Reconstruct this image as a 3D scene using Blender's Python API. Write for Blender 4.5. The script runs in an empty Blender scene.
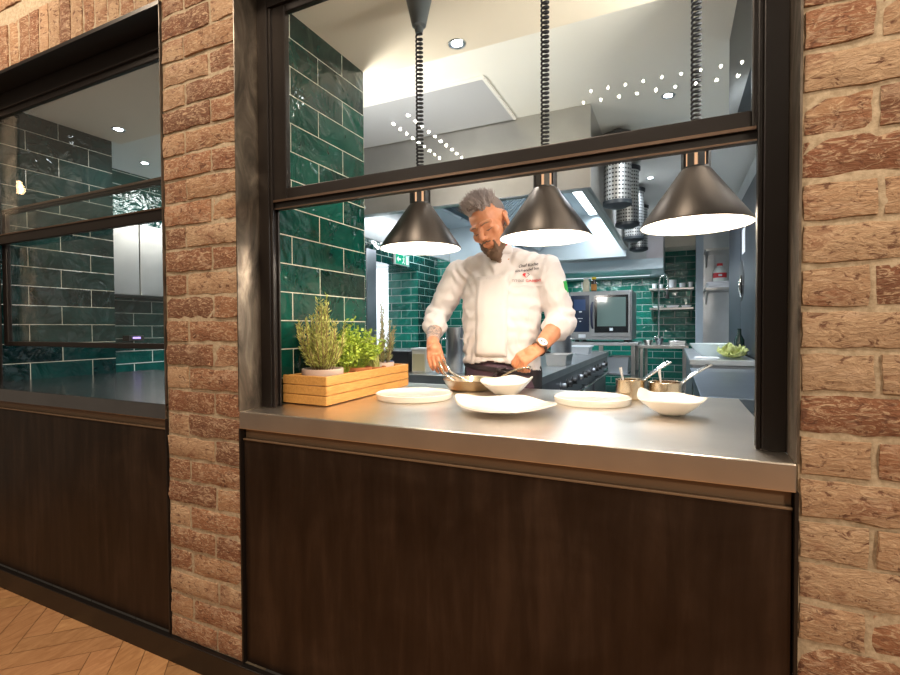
import bpy, bmesh, math, random
from math import sin, cos, pi, radians as R
from mathutils import Vector as V, Matrix as M, noise
from mathutils.bvhtree import BVHTree
random.seed(7)
scene = bpy.context.scene
C = scene.collection

# ------------------------------------------------------------------ helpers
class MB:
    """collects shapes in world coordinates; becomes ONE mesh"""
    def __init__(s): s.bm = bmesh.new(); s.mi = 0; s.col = None; s.lay = None
    def colour(s, c):
        if s.lay is None: s.lay = s.bm.loops.layers.float_color.new('tint')
        s.col = c
    def face(s, vs):
        try: f = s.bm.faces.new(vs)
        except ValueError: return None
        f.material_index = s.mi
        if s.lay is not None and s.col is not None:
            for l in f.loops: l[s.lay] = s.col
        return f
    def v(s, p): return s.bm.verts.new(p)
    def box(s, x0, y0, z0, x1, y1, z1, mat=None):
        if x0 > x1: x0, x1 = x1, x0
        if y0 > y1: y0, y1 = y1, y0
        if z0 > z1: z0, z1 = z1, z0
        P = [V((x, y, z)) for z in (z0, z1) for y in (y0, y1) for x in (x0, x1)]
        if mat is not None: P = [mat @ p for p in P]
        a = [s.v(p) for p in P]
        for q in ((0, 2, 3, 1), (4, 5, 7, 6), (0, 1, 5, 4), (2, 6, 7, 3), (0, 4, 6, 2), (1, 3, 7, 5)):
            s.face([a[i] for i in q])
        return s
    def ring(s, c, r, ax, n=20, ry=None, ref=None):
        ax = V(ax).normalized()
        u = V(ref) if ref is not None else (V((0, 0, 1)) if abs(ax.z) < .9 else V((1, 0, 0)))
        u = (u - ax*u.dot(ax)).normalized(); w = ax.cross(u)
        ry = r if ry is None else ry
        return [s.v(V(c) + u*(r*cos(2*pi*i/n)) + w*(ry*sin(2*pi*i/n))) for i in range(n)]
    def bridge(s, a, b):
        n = len(a)
        for i in range(n): s.face([a[i], a[(i+1) % n], b[(i+1) % n], b[i]])
    def cap(s, a, flip=False): s.face(list(reversed(a)) if flip else a)
    def cyl(s, p0, p1, r0, r1=None, n=20, caps=True):
        r1 = r0 if r1 is None else r1
        ax = V(p1)-V(p0)
        a = s.ring(p0, r0, ax, n); b = s.ring(p1, r1, ax, n)
        s.bridge(a, b)
        if caps: s.cap(a, True); s.cap(b)
        return s
    def tube(s, pts, r, n=8, caps=True):
        pts = [V(p) for p in pts]; prev = None; first = None
        for i, p in enumerate(pts):
            t = (pts[min(i+1, len(pts)-1)] - pts[max(i-1, 0)]).normalized()
            if i == 0:
                ref = V((0, 0, 1)) if abs(t.z) < .9 else V((1, 0, 0))
            u = (ref - t*ref.dot(t))
            if u.length < 1e-6: u = t.orthogonal()
            ref = u.normalized()
            rr = r[i] if isinstance(r, (list, tuple)) else r
            k = s.ring(p, rr, t, n, ref=ref)
            if prev: s.bridge(prev, k)
            else: first = k
            prev = k
        if caps: s.cap(first, True); s.cap(prev)
        return s
    def lathe(s, c, prof, n=32, ax=(0, 0, 1)):
        """profile of (radius, height) around ax at c"""
        c = V(c); ax = V(ax).normalized(); prev = None
        for r, h in prof:
            if r < 1e-6: k = [s.v(c + ax*h)]
            else: k = s.ring(c + ax*h, r, ax, n)
            if prev:
                if len(prev) == 1 and len(k) == 1: pass
                elif len(prev) == 1:
                    for i in range(n): s.face([prev[0], k[i], k[(i+1) % n]])
                elif len(k) == 1:
                    for i in range(n): s.face([prev[i], prev[(i+1) % n], k[0]])
                else: s.bridge(prev, k)
            prev = k
        return s
    def ball(s, c, r, n=12, mat=None):
        r = r if isinstance(r, (tuple, list)) else (r, r, r)
        m = M.Translation(V(c)) @ (mat or M.Identity(4)) @ M.Diagonal((*r, 1))
        bmesh.ops.create_uvsphere(s.bm, u_segments=n*2, v_segments=n, radius=1, matrix=m)
        return s
    def cone2(s, a, b, ra, rb, n=14):
        """tapered capsule"""
        a = V(a); b = V(b)
        s.ball(a, ra, n//2+1); s.ball(b, rb, n//2+1)
        if (b-a).length > 1e-5: s.cyl(a, b, ra, rb, n)
        return s

def obj(name, mb, mat, parent=None, smooth=None, bevel=0, seg=2, recalc=True):
    bm = mb.bm
    if recalc: bmesh.ops.recalc_face_normals(bm, faces=bm.faces[:])
    me = bpy.data.meshes.new(name); bm.to_mesh(me); bm.free()
    for m in (mat if isinstance(mat, (list, tuple)) else [mat]): me.materials.append(m)
    if smooth is not None:
        for p in me.polygons: p.use_smooth = True
        me.set_sharp_from_angle(angle=R(smooth))
    o = bpy.data.objects.new(name, me); C.objects.link(o)
    if parent: parent_to(o, parent)
    if bevel:
        b = o.modifiers.new('bevel', 'BEVEL'); b.width = bevel; b.segments = seg; b.limit_method = 'ANGLE'; b.angle_limit = R(40)
    return o

def world_loc(o):
    m = o.matrix_basis.copy()
    return m if o.parent is None else world_loc(o.parent) @ o.matrix_parent_inverse @ m
def parent_to(o, p):
    o.parent = p; o.matrix_parent_inverse = world_loc(p).inverted()
def tag(o, label, cat, group=None):
    o['label'] = label; o['category'] = cat
    if group: o['group'] = group
    return o
def thing(name, label, cat, loc, group=None):
    o = bpy.data.objects.new(name, None); C.objects.link(o); o.location = loc; o.empty_display_size = .05
    return tag(o, label, cat, group)
def struct(o): o['kind'] = 'structure'; return o
def dup(root, loc, label=None, rotz=None, group=None):
    r = root.copy(); C.objects.link(r); r.location = loc
    if rotz is not None: r.rotation_euler = (0, 0, rotz)
    if label: r['label'] = label
    if group: r['group'] = group
    for ch in list(root.children):
        c = ch.copy(); C.objects.link(c); c.parent = r; c.matrix_parent_inverse = ch.matrix_parent_inverse.copy()
        for g in list(ch.children):
            d = g.copy(); C.objects.link(d); d.parent = c; d.matrix_parent_inverse = g.matrix_parent_inverse.copy()
    return r

# ------------------------------------------------------------------ materials
def mat(name, col=(.5, .5, .5), rough=.5, metal=0, **kw):
    m = bpy.data.materials.new(name); m.use_nodes = True
    b = m.node_tree.nodes['Principled BSDF']
    b.inputs['Base Color'].default_value = (*col, 1); b.inputs['Roughness'].default_value = rough; b.inputs['Metallic'].default_value = metal
    for k, val in kw.items(): b.inputs[k.replace('_', ' ')].default_value = val
    return m
class NT:
    def __init__(s, m): s.m = m; s.t = m.node_tree; s.b = s.t.nodes.get('Principled BSDF'); s.out = s.t.nodes['Material Output']
    def n(s, typ, **kw):
        k = s.t.nodes.new(typ)
        for a, val in kw.items():
            if hasattr(k, a): setattr(k, a, val)
        return k
    def l(s, a, b): s.t.links.new(a, b)
    def coord(s, kind='Object', scale=(1, 1, 1), loc=(0, 0, 0), rot=(0, 0, 0)):
        tc = s.n('ShaderNodeTexCoord'); mp = s.n('ShaderNodeMapping')
        s.l(tc.outputs[kind], mp.inputs[0])
        mp.inputs['Scale'].default_value = scale; mp.inputs['Location'].default_value = loc; mp.inputs['Rotation'].default_value = rot
        return mp.outputs[0]
    def noise(s, vec, scale=5, detail=4, rough=.5, dist=0):
        k = s.n('ShaderNodeTexNoise'); k.inputs['Scale'].default_value = scale; k.inputs['Detail'].default_value = detail
        k.inputs['Roughness'].default_value = rough; k.inputs['Distortion'].default_value = dist
        s.l(vec, k.inputs['Vector']); return k.outputs[0]
    def ramp(s, fac, stops):
        k = s.n('ShaderNodeValToRGB'); e = k.color_ramp.elements
        while len(e) < len(stops): e.new(.5)
        for i, (p, c) in enumerate(stops): e[i].position = p; e[i].color = (*c, 1) if len(c) == 3 else c
        s.l(fac, k.inputs[0]); return k.outputs[0]
    def mix(s, fac, a, b, mode='MIX'):
        k = s.n('ShaderNodeMix'); k.data_type = 'RGBA'; k.blend_type = mode
        for inp, val in ((k.inputs[0], fac), (k.inputs[6], a), (k.inputs[7], b)):
            if hasattr(val, 'is_linked') or hasattr(val, 'links'): s.l(val, inp)
            elif isinstance(val, (int, float)): inp.default_value = val
            else: inp.default_value = (*val, 1)
        return k.outputs[2]
    def math(s, op, a, b=0.0):
        k = s.n('ShaderNodeMath'); k.operation = op
        for inp, val in ((k.inputs[0], a), (k.inputs[1], b)):
            if isinstance(val, (int, float)): inp.default_value = val
            else: s.l(val, inp)
        return k.outputs[0]
    def bump(s, h, strength=.3, dist=.01, normal=None):
        k = s.n('ShaderNodeBump'); k.inputs['Strength'].default_value = strength; k.inputs['Distance'].default_value = dist
        s.l(h, k.inputs['Height'])
        if normal is not None: s.l(normal, k.inputs['Normal'])
        s.l(k.outputs[0], s.b.inputs['Normal']); return k.outputs[0]

def emit(name, col, strength):
    m = bpy.data.materials.new(name); m.use_nodes = True; t = m.node_tree; t.nodes.clear()
    e = t.nodes.new('ShaderNodeEmission'); e.inputs[0].default_value = (*col, 1); e.inputs[1].default_value = strength
    o = t.nodes.new('ShaderNodeOutputMaterial'); t.links.new(e.outputs[0], o.inputs[0]); return m

def brushed(name, col, rough, scale=(2, 60, 60), amt=.12, bump=.03):
    m = mat(name, col, rough, 1); n = NT(m)
    vec = n.coord('Object', scale); f = n.noise(vec, 3, 5, .6)
    r = n.math('MULTIPLY_ADD', f, amt); r.node.inputs[2].default_value = rough-amt/2
    n.l(r, n.b.inputs['Roughness'])
    big = n.noise(n.coord('Object', (3, 3, 3)), 2, 3)
    c = n.ramp(big, [(.3, tuple(x*.86 for x in col)), (.7, col)])
    n.l(c, n.b.inputs['Base Color'])
    if bump: n.bump(f, bump, .004)
    return m

STEEL = brushed('brushed_stainless', (.62, .60, .57), .30, (3, 50, 50))
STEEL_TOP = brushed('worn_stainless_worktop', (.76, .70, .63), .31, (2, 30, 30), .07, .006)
STEEL_K = brushed('kitchen_stainless', (.60, .62, .64), .32, (40, 40, 2))
STEEL_DK = brushed('shaded_steel', (.30, .32, .35), .36, (40, 40, 3))
CHROME = mat('polished_steel', (.75, .74, .72), .14, 1)
WARM_STEEL = brushed('lamp_tinted_steel', (.80, .66, .48), .22, (40, 40, 2), .1)  # plain steel; warm lamp reflection put into its colour
BLACK = mat('black_plastic', (.018, .018, .02), .4)
BLUEDARK = mat('blue_black_glass', (.02, .035, .07), .15)
WHITE_P = mat('white_glazed_porcelain', (.86, .82, .76), .18, 0, Coat_Weight=.4, Coat_Roughness=.08)
FRAME = mat('black_powder_coat', (.012, .009, .008), .36, .2)
def dark_panel():
    m = mat('patinated_bronze_steel', (.03, .02, .015), .42, .75); n = NT(m)
    a = n.noise(n.coord('Object', (9, 1, 1.1)), 2.2, 6, .6, .4)
    b = n.noise(n.coord('Object', (1, 1, 1)), 3, 5, .6, .8)
    f = n.mix(.45, a, b)
    n.l(n.ramp(f, [(.32, (.022, .014, .010)), (.5, (.042, .028, .020)), (.72, (.085, .058, .042))]), n.b.inputs['Base Color'])
    n.l(n.ramp(b, [(.3, (.36,)*3), (.7, (.52,)*3)]), n.b.inputs['Roughness'])
    return m
PANEL = dark_panel()
def reveal_steel():
    m = mat('mottled_raw_steel', (.2, .17, .15), .4, .8); n = NT(m)
    a = n.noise(n.coord('Object', (1, 3, 1)), 4.5, 6, .6, 1.2)
    n.l(n.ramp(a, [(.32, (.05, .042, .035)), (.5, (.15, .125, .10)), (.70, (.34, .29, .235))]), n.b.inputs['Base Color'])
    n.l(n.ramp(a, [(.3, (.5,)*3), (.7, (.34,)*3)]), n.b.inputs['Roughness'])
    return m
REVEAL = reveal_steel()

def tile_mat(name, plane, w, h, off, c1, c2, mortar_col=(.62, .60, .50), mortar=.0036, rough=.06, wav=.95):
    m = mat(name, c1, rough); n = NT(m)
    tc = n.n('ShaderNodeTexCoord'); sp = n.n('ShaderNodeSeparateXYZ'); n.l(tc.outputs['Object'], sp.inputs[0])
    cb = n.n('ShaderNodeCombineXYZ')
    n.l(n.math('ADD', sp.outputs[plane[0]], off[0]), cb.inputs[0]); n.l(n.math('ADD', sp.outputs[plane[1]], off[1]), cb.inputs[1])
    bt = n.n('ShaderNodeTexBrick'); bt.offset = .5; bt.offset_frequency = 2; bt.squash = 1
    n.l(cb.outputs[0], bt.inputs['Vector'])
    for k, val in (('Scale', 1), ('Mortar Size', mortar/2), ('Mortar Smooth', .15), ('Bias', 0), ('Brick Width', w), ('Row Height', h)): bt.inputs[k].default_value = val
    bt.inputs['Color1'].default_value = (0, 0, 0, 1); bt.inputs['Color2'].default_value = (1, 1, 1, 1); bt.inputs['Mortar'].default_value = (.5, .5, .5, 1)
    vec = tc.outputs['Object']
    big = n.noise(vec, 9, 4, .6, 1.0)
    tilecol = n.mix(n.ramp(n.mix(.6, bt.outputs['Color'], big), [(.3, (0, 0, 0)), (.7, (1, 1, 1))]), c1, c2)
    fac = bt.outputs['Fac']
    n.l(n.mix(fac, tilecol, mortar_col), n.b.inputs['Base Color'])
    n.l(n.math('MULTIPLY_ADD', fac, .7), n.b.inputs['Roughness']); n.b.inputs['Roughness'].links[0].from_node.inputs[2].default_value = rough
    # hand-made glaze: every tile a little wavy, sunk joints
    wv = n.noise(vec, 7, 3, .5, .6)
    tilt = n.mix(.35, wv, bt.outputs['Color'])
    b1 = n.n('ShaderNodeBump'); b1.inputs['Strength'].default_value = wav; b1.inputs['Distance'].default_value = .02; n.l(wv, b1.inputs['Height'])
    b2 = n.n('ShaderNodeBump'); b2.invert = True; b2.inputs['Strength'].default_value = .5; b2.inputs['Distance'].default_value = .004
    n.l(fac, b2.inputs['Height']); n.l(b1.outputs[0], b2.inputs['Normal']); n.l(b2.outputs[0], n.b.inputs['Normal'])
    return m
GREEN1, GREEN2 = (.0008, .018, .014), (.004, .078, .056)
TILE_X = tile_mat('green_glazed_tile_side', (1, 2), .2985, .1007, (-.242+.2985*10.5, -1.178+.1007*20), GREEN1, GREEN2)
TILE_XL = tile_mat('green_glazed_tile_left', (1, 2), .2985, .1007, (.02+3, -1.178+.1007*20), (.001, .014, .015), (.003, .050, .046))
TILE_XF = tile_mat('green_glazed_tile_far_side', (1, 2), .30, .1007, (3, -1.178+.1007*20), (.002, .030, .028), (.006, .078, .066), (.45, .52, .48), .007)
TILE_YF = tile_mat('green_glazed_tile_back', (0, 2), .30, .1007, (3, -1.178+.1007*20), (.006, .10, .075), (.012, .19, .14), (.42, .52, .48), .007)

def brick_mat():
    m = mat('handmade_brick', (.4, .2, .12), .88); n = NT(m)
    at = n.n('ShaderNodeVertexColor'); at.layer_name = 'tint'
    vec = n.coord('Object', (1, 1, 1.7))
    a = n.noise(vec, 14, 6, .65, 1.6); b = n.noise(vec, 42, 5, .65, .8); c = n.noise(n.coord('Object', (1, 1, 2.6)), 30, 6, .7, 2.2)
    base = at.outputs[0]
    big = n.noise(n.coord('Object', (1, 1, 1.3)), 6.5, 3, .6, .8)
    red = n.mix(n.ramp(big, [(.52, (0, 0, 0)), (.64, (.65,)*3)]), base, (.24, .095, .05))
    lime = n.mix(n.ramp(c, [(.50, (0, 0, 0)), (.60, (.8,)*3)]), red, (.58, .42, .275))
    lime = n.mix(n.ramp(a, [(.53, (0, 0, 0)), (.66, (.6,)*3)]), lime, (.55, .40, .28))
    drk = n.mix(n.ramp(b, [(.36, (.9,)*3), (.44, (0, 0, 0))]), lime, (.14, .06, .035))
    n.l(drk, n.b.inputs['Base Color'])
    h = n.mix(.5, b, c); n.bump(h, 1.0, .012)
    return m
BRICK = brick_mat()
def mortar_mat():
    m = mat('sandy_mortar', (.42, .34, .23), .95); n = NT(m)
    a = n.noise(n.coord(), 90, 5, .7)
    n.l(n.ramp(a, [(.35, (.34, .27, .18)), (.65, (.52, .43, .31))]), n.b.inputs['Base Color']); n.bump(a, .5, .004); return m
MORTAR = mortar_mat()
def wood_mat(name, c1, c2, scale, rough=.45, use_tint=False):
    m = mat(name, c1, rough); n = NT(m)
    a = n.noise(n.coord('Object', scale), 4, 6, .6, 1.1)
    col = n.ramp(a, [(.3, c1), (.7, c2)])
    if use_tint:
        at = n.n('ShaderNodeVertexColor'); at.layer_name = 'tint'; col = n.mix(1.0, col, at.outputs[0], 'MULTIPLY')
    n.l(col, n.b.inputs['Base Color']); n.bump(a, .12, .003); return m
OAK = wood_mat('oak_parquet', (.40, .20, .085), (.58, .33, .155), (9, 2.5, 6), .42, True)
PLANTER = wood_mat('pale_pine', (.50, .235, .055), (.70, .37, .11), (25, 3, 25), .5)
CEIL = mat('cream_ceiling_paint', (.78, .70, .58), .8)
CEIL_K = mat('kitchen_ceiling_paint', (.80, .79, .74), .8)
WALLP = mat('pale_wall_paint', (.7, .72, .72), .8)
KFLOOR = tile_mat('grey_floor_tile', (0, 1), .3, .3, (3, 3), (.16, .16, .16), (.22, .22, .21), (.1, .1, .1), .006, .5, .05)

def glass_mat():
    m = bpy.data.materials.new('clear_window_glass'); m.use_nodes = True; t = m.node_tree; t.nodes.clear()
    n = NT.__new__(NT); n.m = m; n.t = t
    o = t.nodes.new('ShaderNodeOutputMaterial'); tr = t.nodes.new('ShaderNodeBsdfTransparent'); g = t.nodes.new('ShaderNodeBsdfGlossy'); mx = t.nodes.new('ShaderNodeMixShader')
    tr.inputs[0].default_value = (.95, .97, .96, 1); g.inputs['Roughness'].default_value = 0; g.inputs[0].default_value = (1, 1, 1, 1)
    lw = t.nodes.new('ShaderNodeLayerWeight'); lw.inputs[0].default_value = .5
    pw = t.nodes.new('ShaderNodeMath'); pw.operation = 'POWER'; pw.inputs[1].default_value = 5
    ma = t.nodes.new('ShaderNodeMath'); ma.operation = 'MULTIPLY_ADD'; ma.inputs[1].default_value = .9; ma.inputs[2].default_value = .04
    t.links.new(lw.outputs['Facing'], pw.inputs[0]); t.links.new(pw.outputs[0], ma.inputs[0]); t.links.new(ma.outputs[0], mx.inputs[0]); t.links.new(tr.outputs[0], mx.inputs[1]); t.links.new(g.outputs[0], mx.inputs[2]); t.links.new(mx.outputs[0], o.inputs[0])
    return m
GLASS = glass_mat()

# ------------------------------------------------------------------ setting
X0, X1 = -1.246, .213            # main opening
L0, L1 = -3.06, -1.595           # left opening
HEAD = 2.26                      # opening head
CT = .89                         # counter top
def brick_tint():
    c = random.choice([(.39, .225, .125), (.45, .29, .175), (.33, .16, .085), (.24, .105, .055), (.42, .26, .155), (.29, .14, .075), (.47, .32, .20), (.20, .09, .05)])
    k = random.uniform(.88, 1.1); return (c[0]*k, c[1]*k, c[2]*k, 1)
def brick(mb, x0, z0, x1, z1, d=.05):
    """one hand-struck brick: rough face and uneven arrises"""
    mb.colour(brick_tint())
    j = lambda a=.0022: random.uniform(-a, a)
    nx = max(3, int((x1-x0)/.028)); nz = max(3, int((z1-z0)/.022)); yo = random.uniform(-.004, .002); seed = random.random()*50
    sk0, sk1 = j(.004), j(.004); g = {}
    for i in range(nx+1):
        for k in range(nz+1):
            u, w = i/nx, k/nz
            ex = min(u, 1-u, ) * (x1-x0); ez = min(w, 1-w)*(z1-z0); e = min(ex, ez)
            rnd = .006 if e < .002 else (.0015 if e < .014 else 0)
            x = x0+(x1-x0)*u + (j(.002) if e < .002 else 0); z = z0+(z1-z0)*w + (j(.0028) if e < .002 else 0) + (sk0*u if k == nz else sk1*u if k == 0 else 0)
            y = yo + rnd - .005*noise.noise(V((x*38+seed, z*60, seed))) 
            g[i, k] = mb.v((x, y, z))
    for i in range(nx):
        for k in range(nz): mb.face([g[i, k], g[i+1, k], g[i+1, k+1], g[i, k+1]])
    rim = [(i, 0) for i in range(nx+1)] + [(nx, k) for k in range(1, nz+1)] + [(i, nz) for i in range(nx-1, -1, -1)] + [(0, k) for k in range(nz-1, 0, -1)]
    bk = [mb.v((g[q].co.x, d, g[q].co.z)) for q in rim]
    for a in range(len(rim)):
        b = (a+1) % len(rim); mb.face([g[rim[b]], g[rim[a]], bk[a], bk[b]])
CO = .0788                        # course
HB, SB, JT = .102, .222, .012     # header, stretcher, joint
PHASE = .709 - 9*CO               # bed joint level near z=0
def courses(mb, x0, x1, z0, z1, first, flush_right=False):
    k0 = math.ceil((z0-PHASE)/CO-.35); k = k0
    while PHASE+k*CO < z1-.03:
        a = PHASE+k*CO+JT/2; b = PHASE+(k+1)*CO-JT/2
        a = max(a, z0); b = min(b, z1)
        seq = [HB, SB] if (k % 2 == first) else [SB, HB]
        x = x0+.004; i = 0
        while x < x1-.02:
            w = (seq[i % 2] if i < 2 or x1-x0 < .5 else (SB if (i % 2) else SB)) + random.uniform(-.006, .006)
            e = min(x+w, x1-.003)
            if x1-e < .03: e = x1-.003
            if e-x > .02 and b-a > .02: brick(mb, x, a, e, b)
            x = e+JT; i += 1
        k += 1
def wall_mass(mb, x0, x1, z0, z1, y0=.008, y1=.10): mb.mi = 1; mb.colour((1, 1, 1, 1)); mb.box(x0, y0, z0, x1, y1, z1); mb.mi = 0
mb = MB(); mb.colour((1, 1, 1, 1))
# pillar between the openings, right wall, far left wall, bands over the openings
courses(mb, L1, X0, .085, 2.95, 0); wall_mass(mb, L1, X0, 0, 2.95)
courses(mb, X1, 2.1, .085, 2.95, 1); wall_mass(mb, X1, 2.1, 0, 2.95)
courses(mb, -4.3, L0, .085, 2.95, 0); wall_mass(mb, -4.3, L0, 0, 2.95)
for a, b in ((L0, L1), (X0, X1)):
    x = a+.004
    while x < b-.03:                                   # soldier course on the steel lintel
        w = .066+random.uniform(-.005, .005)
        brick(mb, x, HEAD+.012, min(x+w, b-.003), HEAD+.20); x += w+.011
    courses(mb, a, b, HEAD+.215, 2.95, 1); wall_mass(mb, a, b, HEAD, 2.95)
struct(obj('wall_front', mb, [BRICK, MORTAR], smooth=50))

# restaurant floor: herringbone planks in one mesh
mb = MB(); mb.mi = 1; mb.box(-4.3, -3.2, -.03, 2.1, 0, -.004); mb.mi = 0
W_, L_ = .09, .45
c45, s45 = cos(R(45)), sin(R(45))
for i in range(-46, 46):
    for j in range(-12, 12):
        for o in (0, 1):
            # herringbone lattice in plank axes
            px = i*W_ + j*L_; py = i*W_ - j*L_
            if o == 0: r = (px, py, px+L_, py+W_)
            else: r = (px+L_, py+W_-L_, px+L_+W_, py+W_)
            cx, cy = (r[0]+r[2])/2, (r[1]+r[3])/2
            wx, wy = cx*c45-cy*s45-1.5, cx*s45+cy*c45-1.5
            if not (-3.9 < wx < 1.7 and -2.9 < wy < .25): continue
            t = random.uniform(.70, 1.15); mb.colour((t, t*random.uniform(.95, 1), t*random.uniform(.9, 1), 1))
            g = .0012
            q = [(r[0]+g, r[1]+g), (r[2]-g, r[1]+g), (r[2]-g, r[3]-g), (r[0]+g, r[3]-g)]
            q = [V((a*c45-b*s45-1.5, a*s45+b*c45-1.5, 0)) for a, b in q]
            mb.face([mb.v(p) for p in q])
bmesh.ops.bisect_plane(mb.bm, geom=mb.bm.verts[:]+mb.bm.edges[:]+mb.bm.faces[:], plane_co=(0, -.001, 0), plane_no=(0, 1, 0), clear_outer=True)
struct(obj('floor', mb, [OAK, mat('parquet_subfloor', (.22, .12, .055), .6)]))

# kitchen shell
def slab(name, m, x0, y0, z0, x1, y1, z1): return struct(obj(name, MB().box(x0, y0, z0, x1, y1, z1), m))
slab('floor_kitchen', KFLOOR, -4.2, .1, -.05, 1.0, 7.0, -.001)
slab('ceiling_kitchen', CEIL_K, -4.2, .74, 2.4, 1.0, 7.0, 2.46)
slab('ceiling_pass', CEIL, X0, .17, 2.275, X1+.35, .74, 2.46)
slab('ceiling_pass_left', CEIL, L0, .17, 2.275, L1, .74, 2.46)
# tiled piers beside the pass
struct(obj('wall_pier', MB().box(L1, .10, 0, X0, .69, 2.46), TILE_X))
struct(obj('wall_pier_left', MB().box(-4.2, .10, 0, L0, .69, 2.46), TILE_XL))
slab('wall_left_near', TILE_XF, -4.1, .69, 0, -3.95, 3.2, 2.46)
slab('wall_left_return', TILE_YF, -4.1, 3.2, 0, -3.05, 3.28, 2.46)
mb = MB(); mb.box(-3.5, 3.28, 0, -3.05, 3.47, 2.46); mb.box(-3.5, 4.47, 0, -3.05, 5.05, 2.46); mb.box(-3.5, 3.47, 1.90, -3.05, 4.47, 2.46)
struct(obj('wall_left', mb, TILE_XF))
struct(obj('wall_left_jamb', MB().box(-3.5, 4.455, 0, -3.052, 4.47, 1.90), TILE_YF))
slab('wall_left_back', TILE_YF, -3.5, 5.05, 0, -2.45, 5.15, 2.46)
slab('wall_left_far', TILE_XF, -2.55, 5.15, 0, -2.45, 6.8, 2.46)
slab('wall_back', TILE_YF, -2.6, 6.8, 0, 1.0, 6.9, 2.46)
slab('wall_right', WALLP, .56, .1, 0, .66, 4.2, 2.46)
slab('wall_right_return', WALLP, .56, 4.1, 0, 1.0, 4.2, 2.46)
slab('wall_right_far', WALLP, .9, 4.2, 0, 1.0, 6.8, 2.46)
slab('wall_pass_right', WALLP, X1, .1, 2.02, .56, .16, 2.46)
slab('wall_pass_right_low', WALLP, X1+.01, .1, 0, .56, .16, 2.02)
# bright back room beyond the tiled doorway
mb = MB(); mb.box(-6.0, 3.0, -.02, -5.9, 6.0, 2.5); mb.box(-6.0, 5.9, -.02, -3.5, 6.0, 2.5); mb.box(-6.0, 2.9, -.02, -3.5, 3.0, 2.5); mb.box(-6, 2.9, 2.5, -3.5, 6, 2.56)
struct(obj('wall_back_room', mb, mat('white_room_paint', (.85, .87, .9), .8)))
slab('floor_back_room', KFLOOR, -6, 2.9, -.06, -3.5, 6, -.02)
struct(obj('trim_door_steel', MB().box(-3.05, 3.29, .9, -3.035, 3.47, 2.02), STEEL_DK, bevel=.002))
# blue-grey boxing high on the right of the pass, beige bulkhead over the back wall
slab('trim_boxing', mat('blue_grey_boxing', (.007, .013, .020), .4), X1, .62, 1.96, .5, 1.36, 2.4)
slab('trim_bulkhead', CEIL, -.6, 6.35, 2.26, .9, 6.8, 2.4)

# baseboards, reveals, lintel linings
def tri(name, mb, m, **k): return struct(obj(name, mb, m, **k))
BB = mat('black_baseboard', (.006, .0045, .004), .4)
mb = MB(); mb.box(-4.3, -.014, 0, X1+.012, .006, .082); tri('baseboard_front', mb, BB, bevel=.002)
tri('baseboard_right', MB().box(X1+.012, -.010, 0, 2.1, .006, .078), BB, bevel=.002)
for nm, xa, xb in (('trim_1', X0, X1), ('trim_2', L0, L1)):
    mb = MB()
    mb.box(xa, -.002, CT, xa+.004, .10, HEAD); mb.box(xb-.004, -.002, CT, xb, .10, HEAD)
    tri(nm, mb, REVEAL)
    mb = MB(); mb.box(xa, -.004, HEAD-.004, xb, .10, HEAD+.010)
    tri(nm+'_lintel', mb, FRAME)
    # edge channels beside the lower cladding
    mb = MB(); mb.box(xa, -.002, .082, xa+.006, .03, CT-.055); mb.box(xb-.006, -.002, .082, xb, .03, CT-.055)
    tri(nm+'_edge', mb, FRAME)

# ------------------------------------------------------------------ sash windows in the openings
def frame_window(n, xa, xb):
    w = bpy.data.objects.new('window_%d' % n, None); C.objects.link(w); w.location = ((xa+xb)/2, .1, CT); struct(w)
    f = MB(); f.box(xa+.004, .088, CT, xa+.048, .130, HEAD-.004); f.box(xb-.048, .088, CT, xb-.004, .130, HEAD-.004); f.box(xa+.048, .088, HEAD-.075, xb-.048, .130, HEAD-.004)
    # running grooves in both jambs
    for s, x in ((1, xa+.048), (-1, xb-.048)):
        f.box(x, .092, CT, x+s*.010, .100, HEAD-.075); f.box(x, .120, CT, x+s*.008, .128, HEAD-.075)
    obj('frame', f, FRAME, w, bevel=.0025)
    return w
def sash(w, xa, xb, za, zb, y, st, rail, top, name='sash', sr=None):
    sr = st if sr is None else sr
    f = MB(); D_ = .020; f.box(xa, y, za, xa+st, y+D_, zb); f.box(xb-sr, y, za, xb, y+D_, zb); f.box(xa+st, y, za, xb-sr, y+D_, za+rail); f.box(xa+st, y, zb-top, xb-sr, y+D_, zb)
    s = obj(name, f, FRAME, w, bevel=.003)
    g = MB(); g.box(xa+st-.004, y+.011, za+rail-.004, xb-sr+.004, y+.016, zb-top+.004)
    obj('pane', g, GLASS, s)
    return s
GLINT = mat('bronze_highlight', (.22, .15, .11), .35, .9)  # bronze colour stands in for the highlight along the sash rails
w1 = frame_window(1, X0, X1)
s = sash(w1, X0+.052, X1-.052, 1.562, HEAD-.07, .098, .062, .040, .03, 'upper_sash', .016)
m_ = MB(); m_.box(X0+.06, .094, 1.560, X1-.06, .098, 1.567); obj('highlight_strip', m_, GLINT, s)
rr_ = obj('raised_rail', MB().box(X0+.055, .104, 1.540, X1-.055, .130, 1.562), mat('black_shadow_rail', (.010, .008, .007), .5), w1, bevel=.001)
obj('highlight_strip', MB().box(X0+.058, .101, 1.538, X1-.058, .104, 1.542), GLINT, rr_)
w2 = frame_window(2, L0, L1)
s = sash(w2, L0+.052, L1-.052, 1.560, HEAD-.07, .098, .05, .045, .03, 'upper_sash')
m_ = MB(); m_.box(L0+.06, .093, 1.600, L1-.06, .098, 1.606); obj('highlight_strip', m_, GLINT, s)
s = sash(w2, L0+.052, L1-.052, 1.072, 1.735, .134, .04, .022, .022, 'lower_sash')
m_ = MB(); m_.box(L0+.06, .129, 1.727, L1-.06, .134, 1.736); obj('highlight_strip', m_, GLINT, s)

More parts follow.
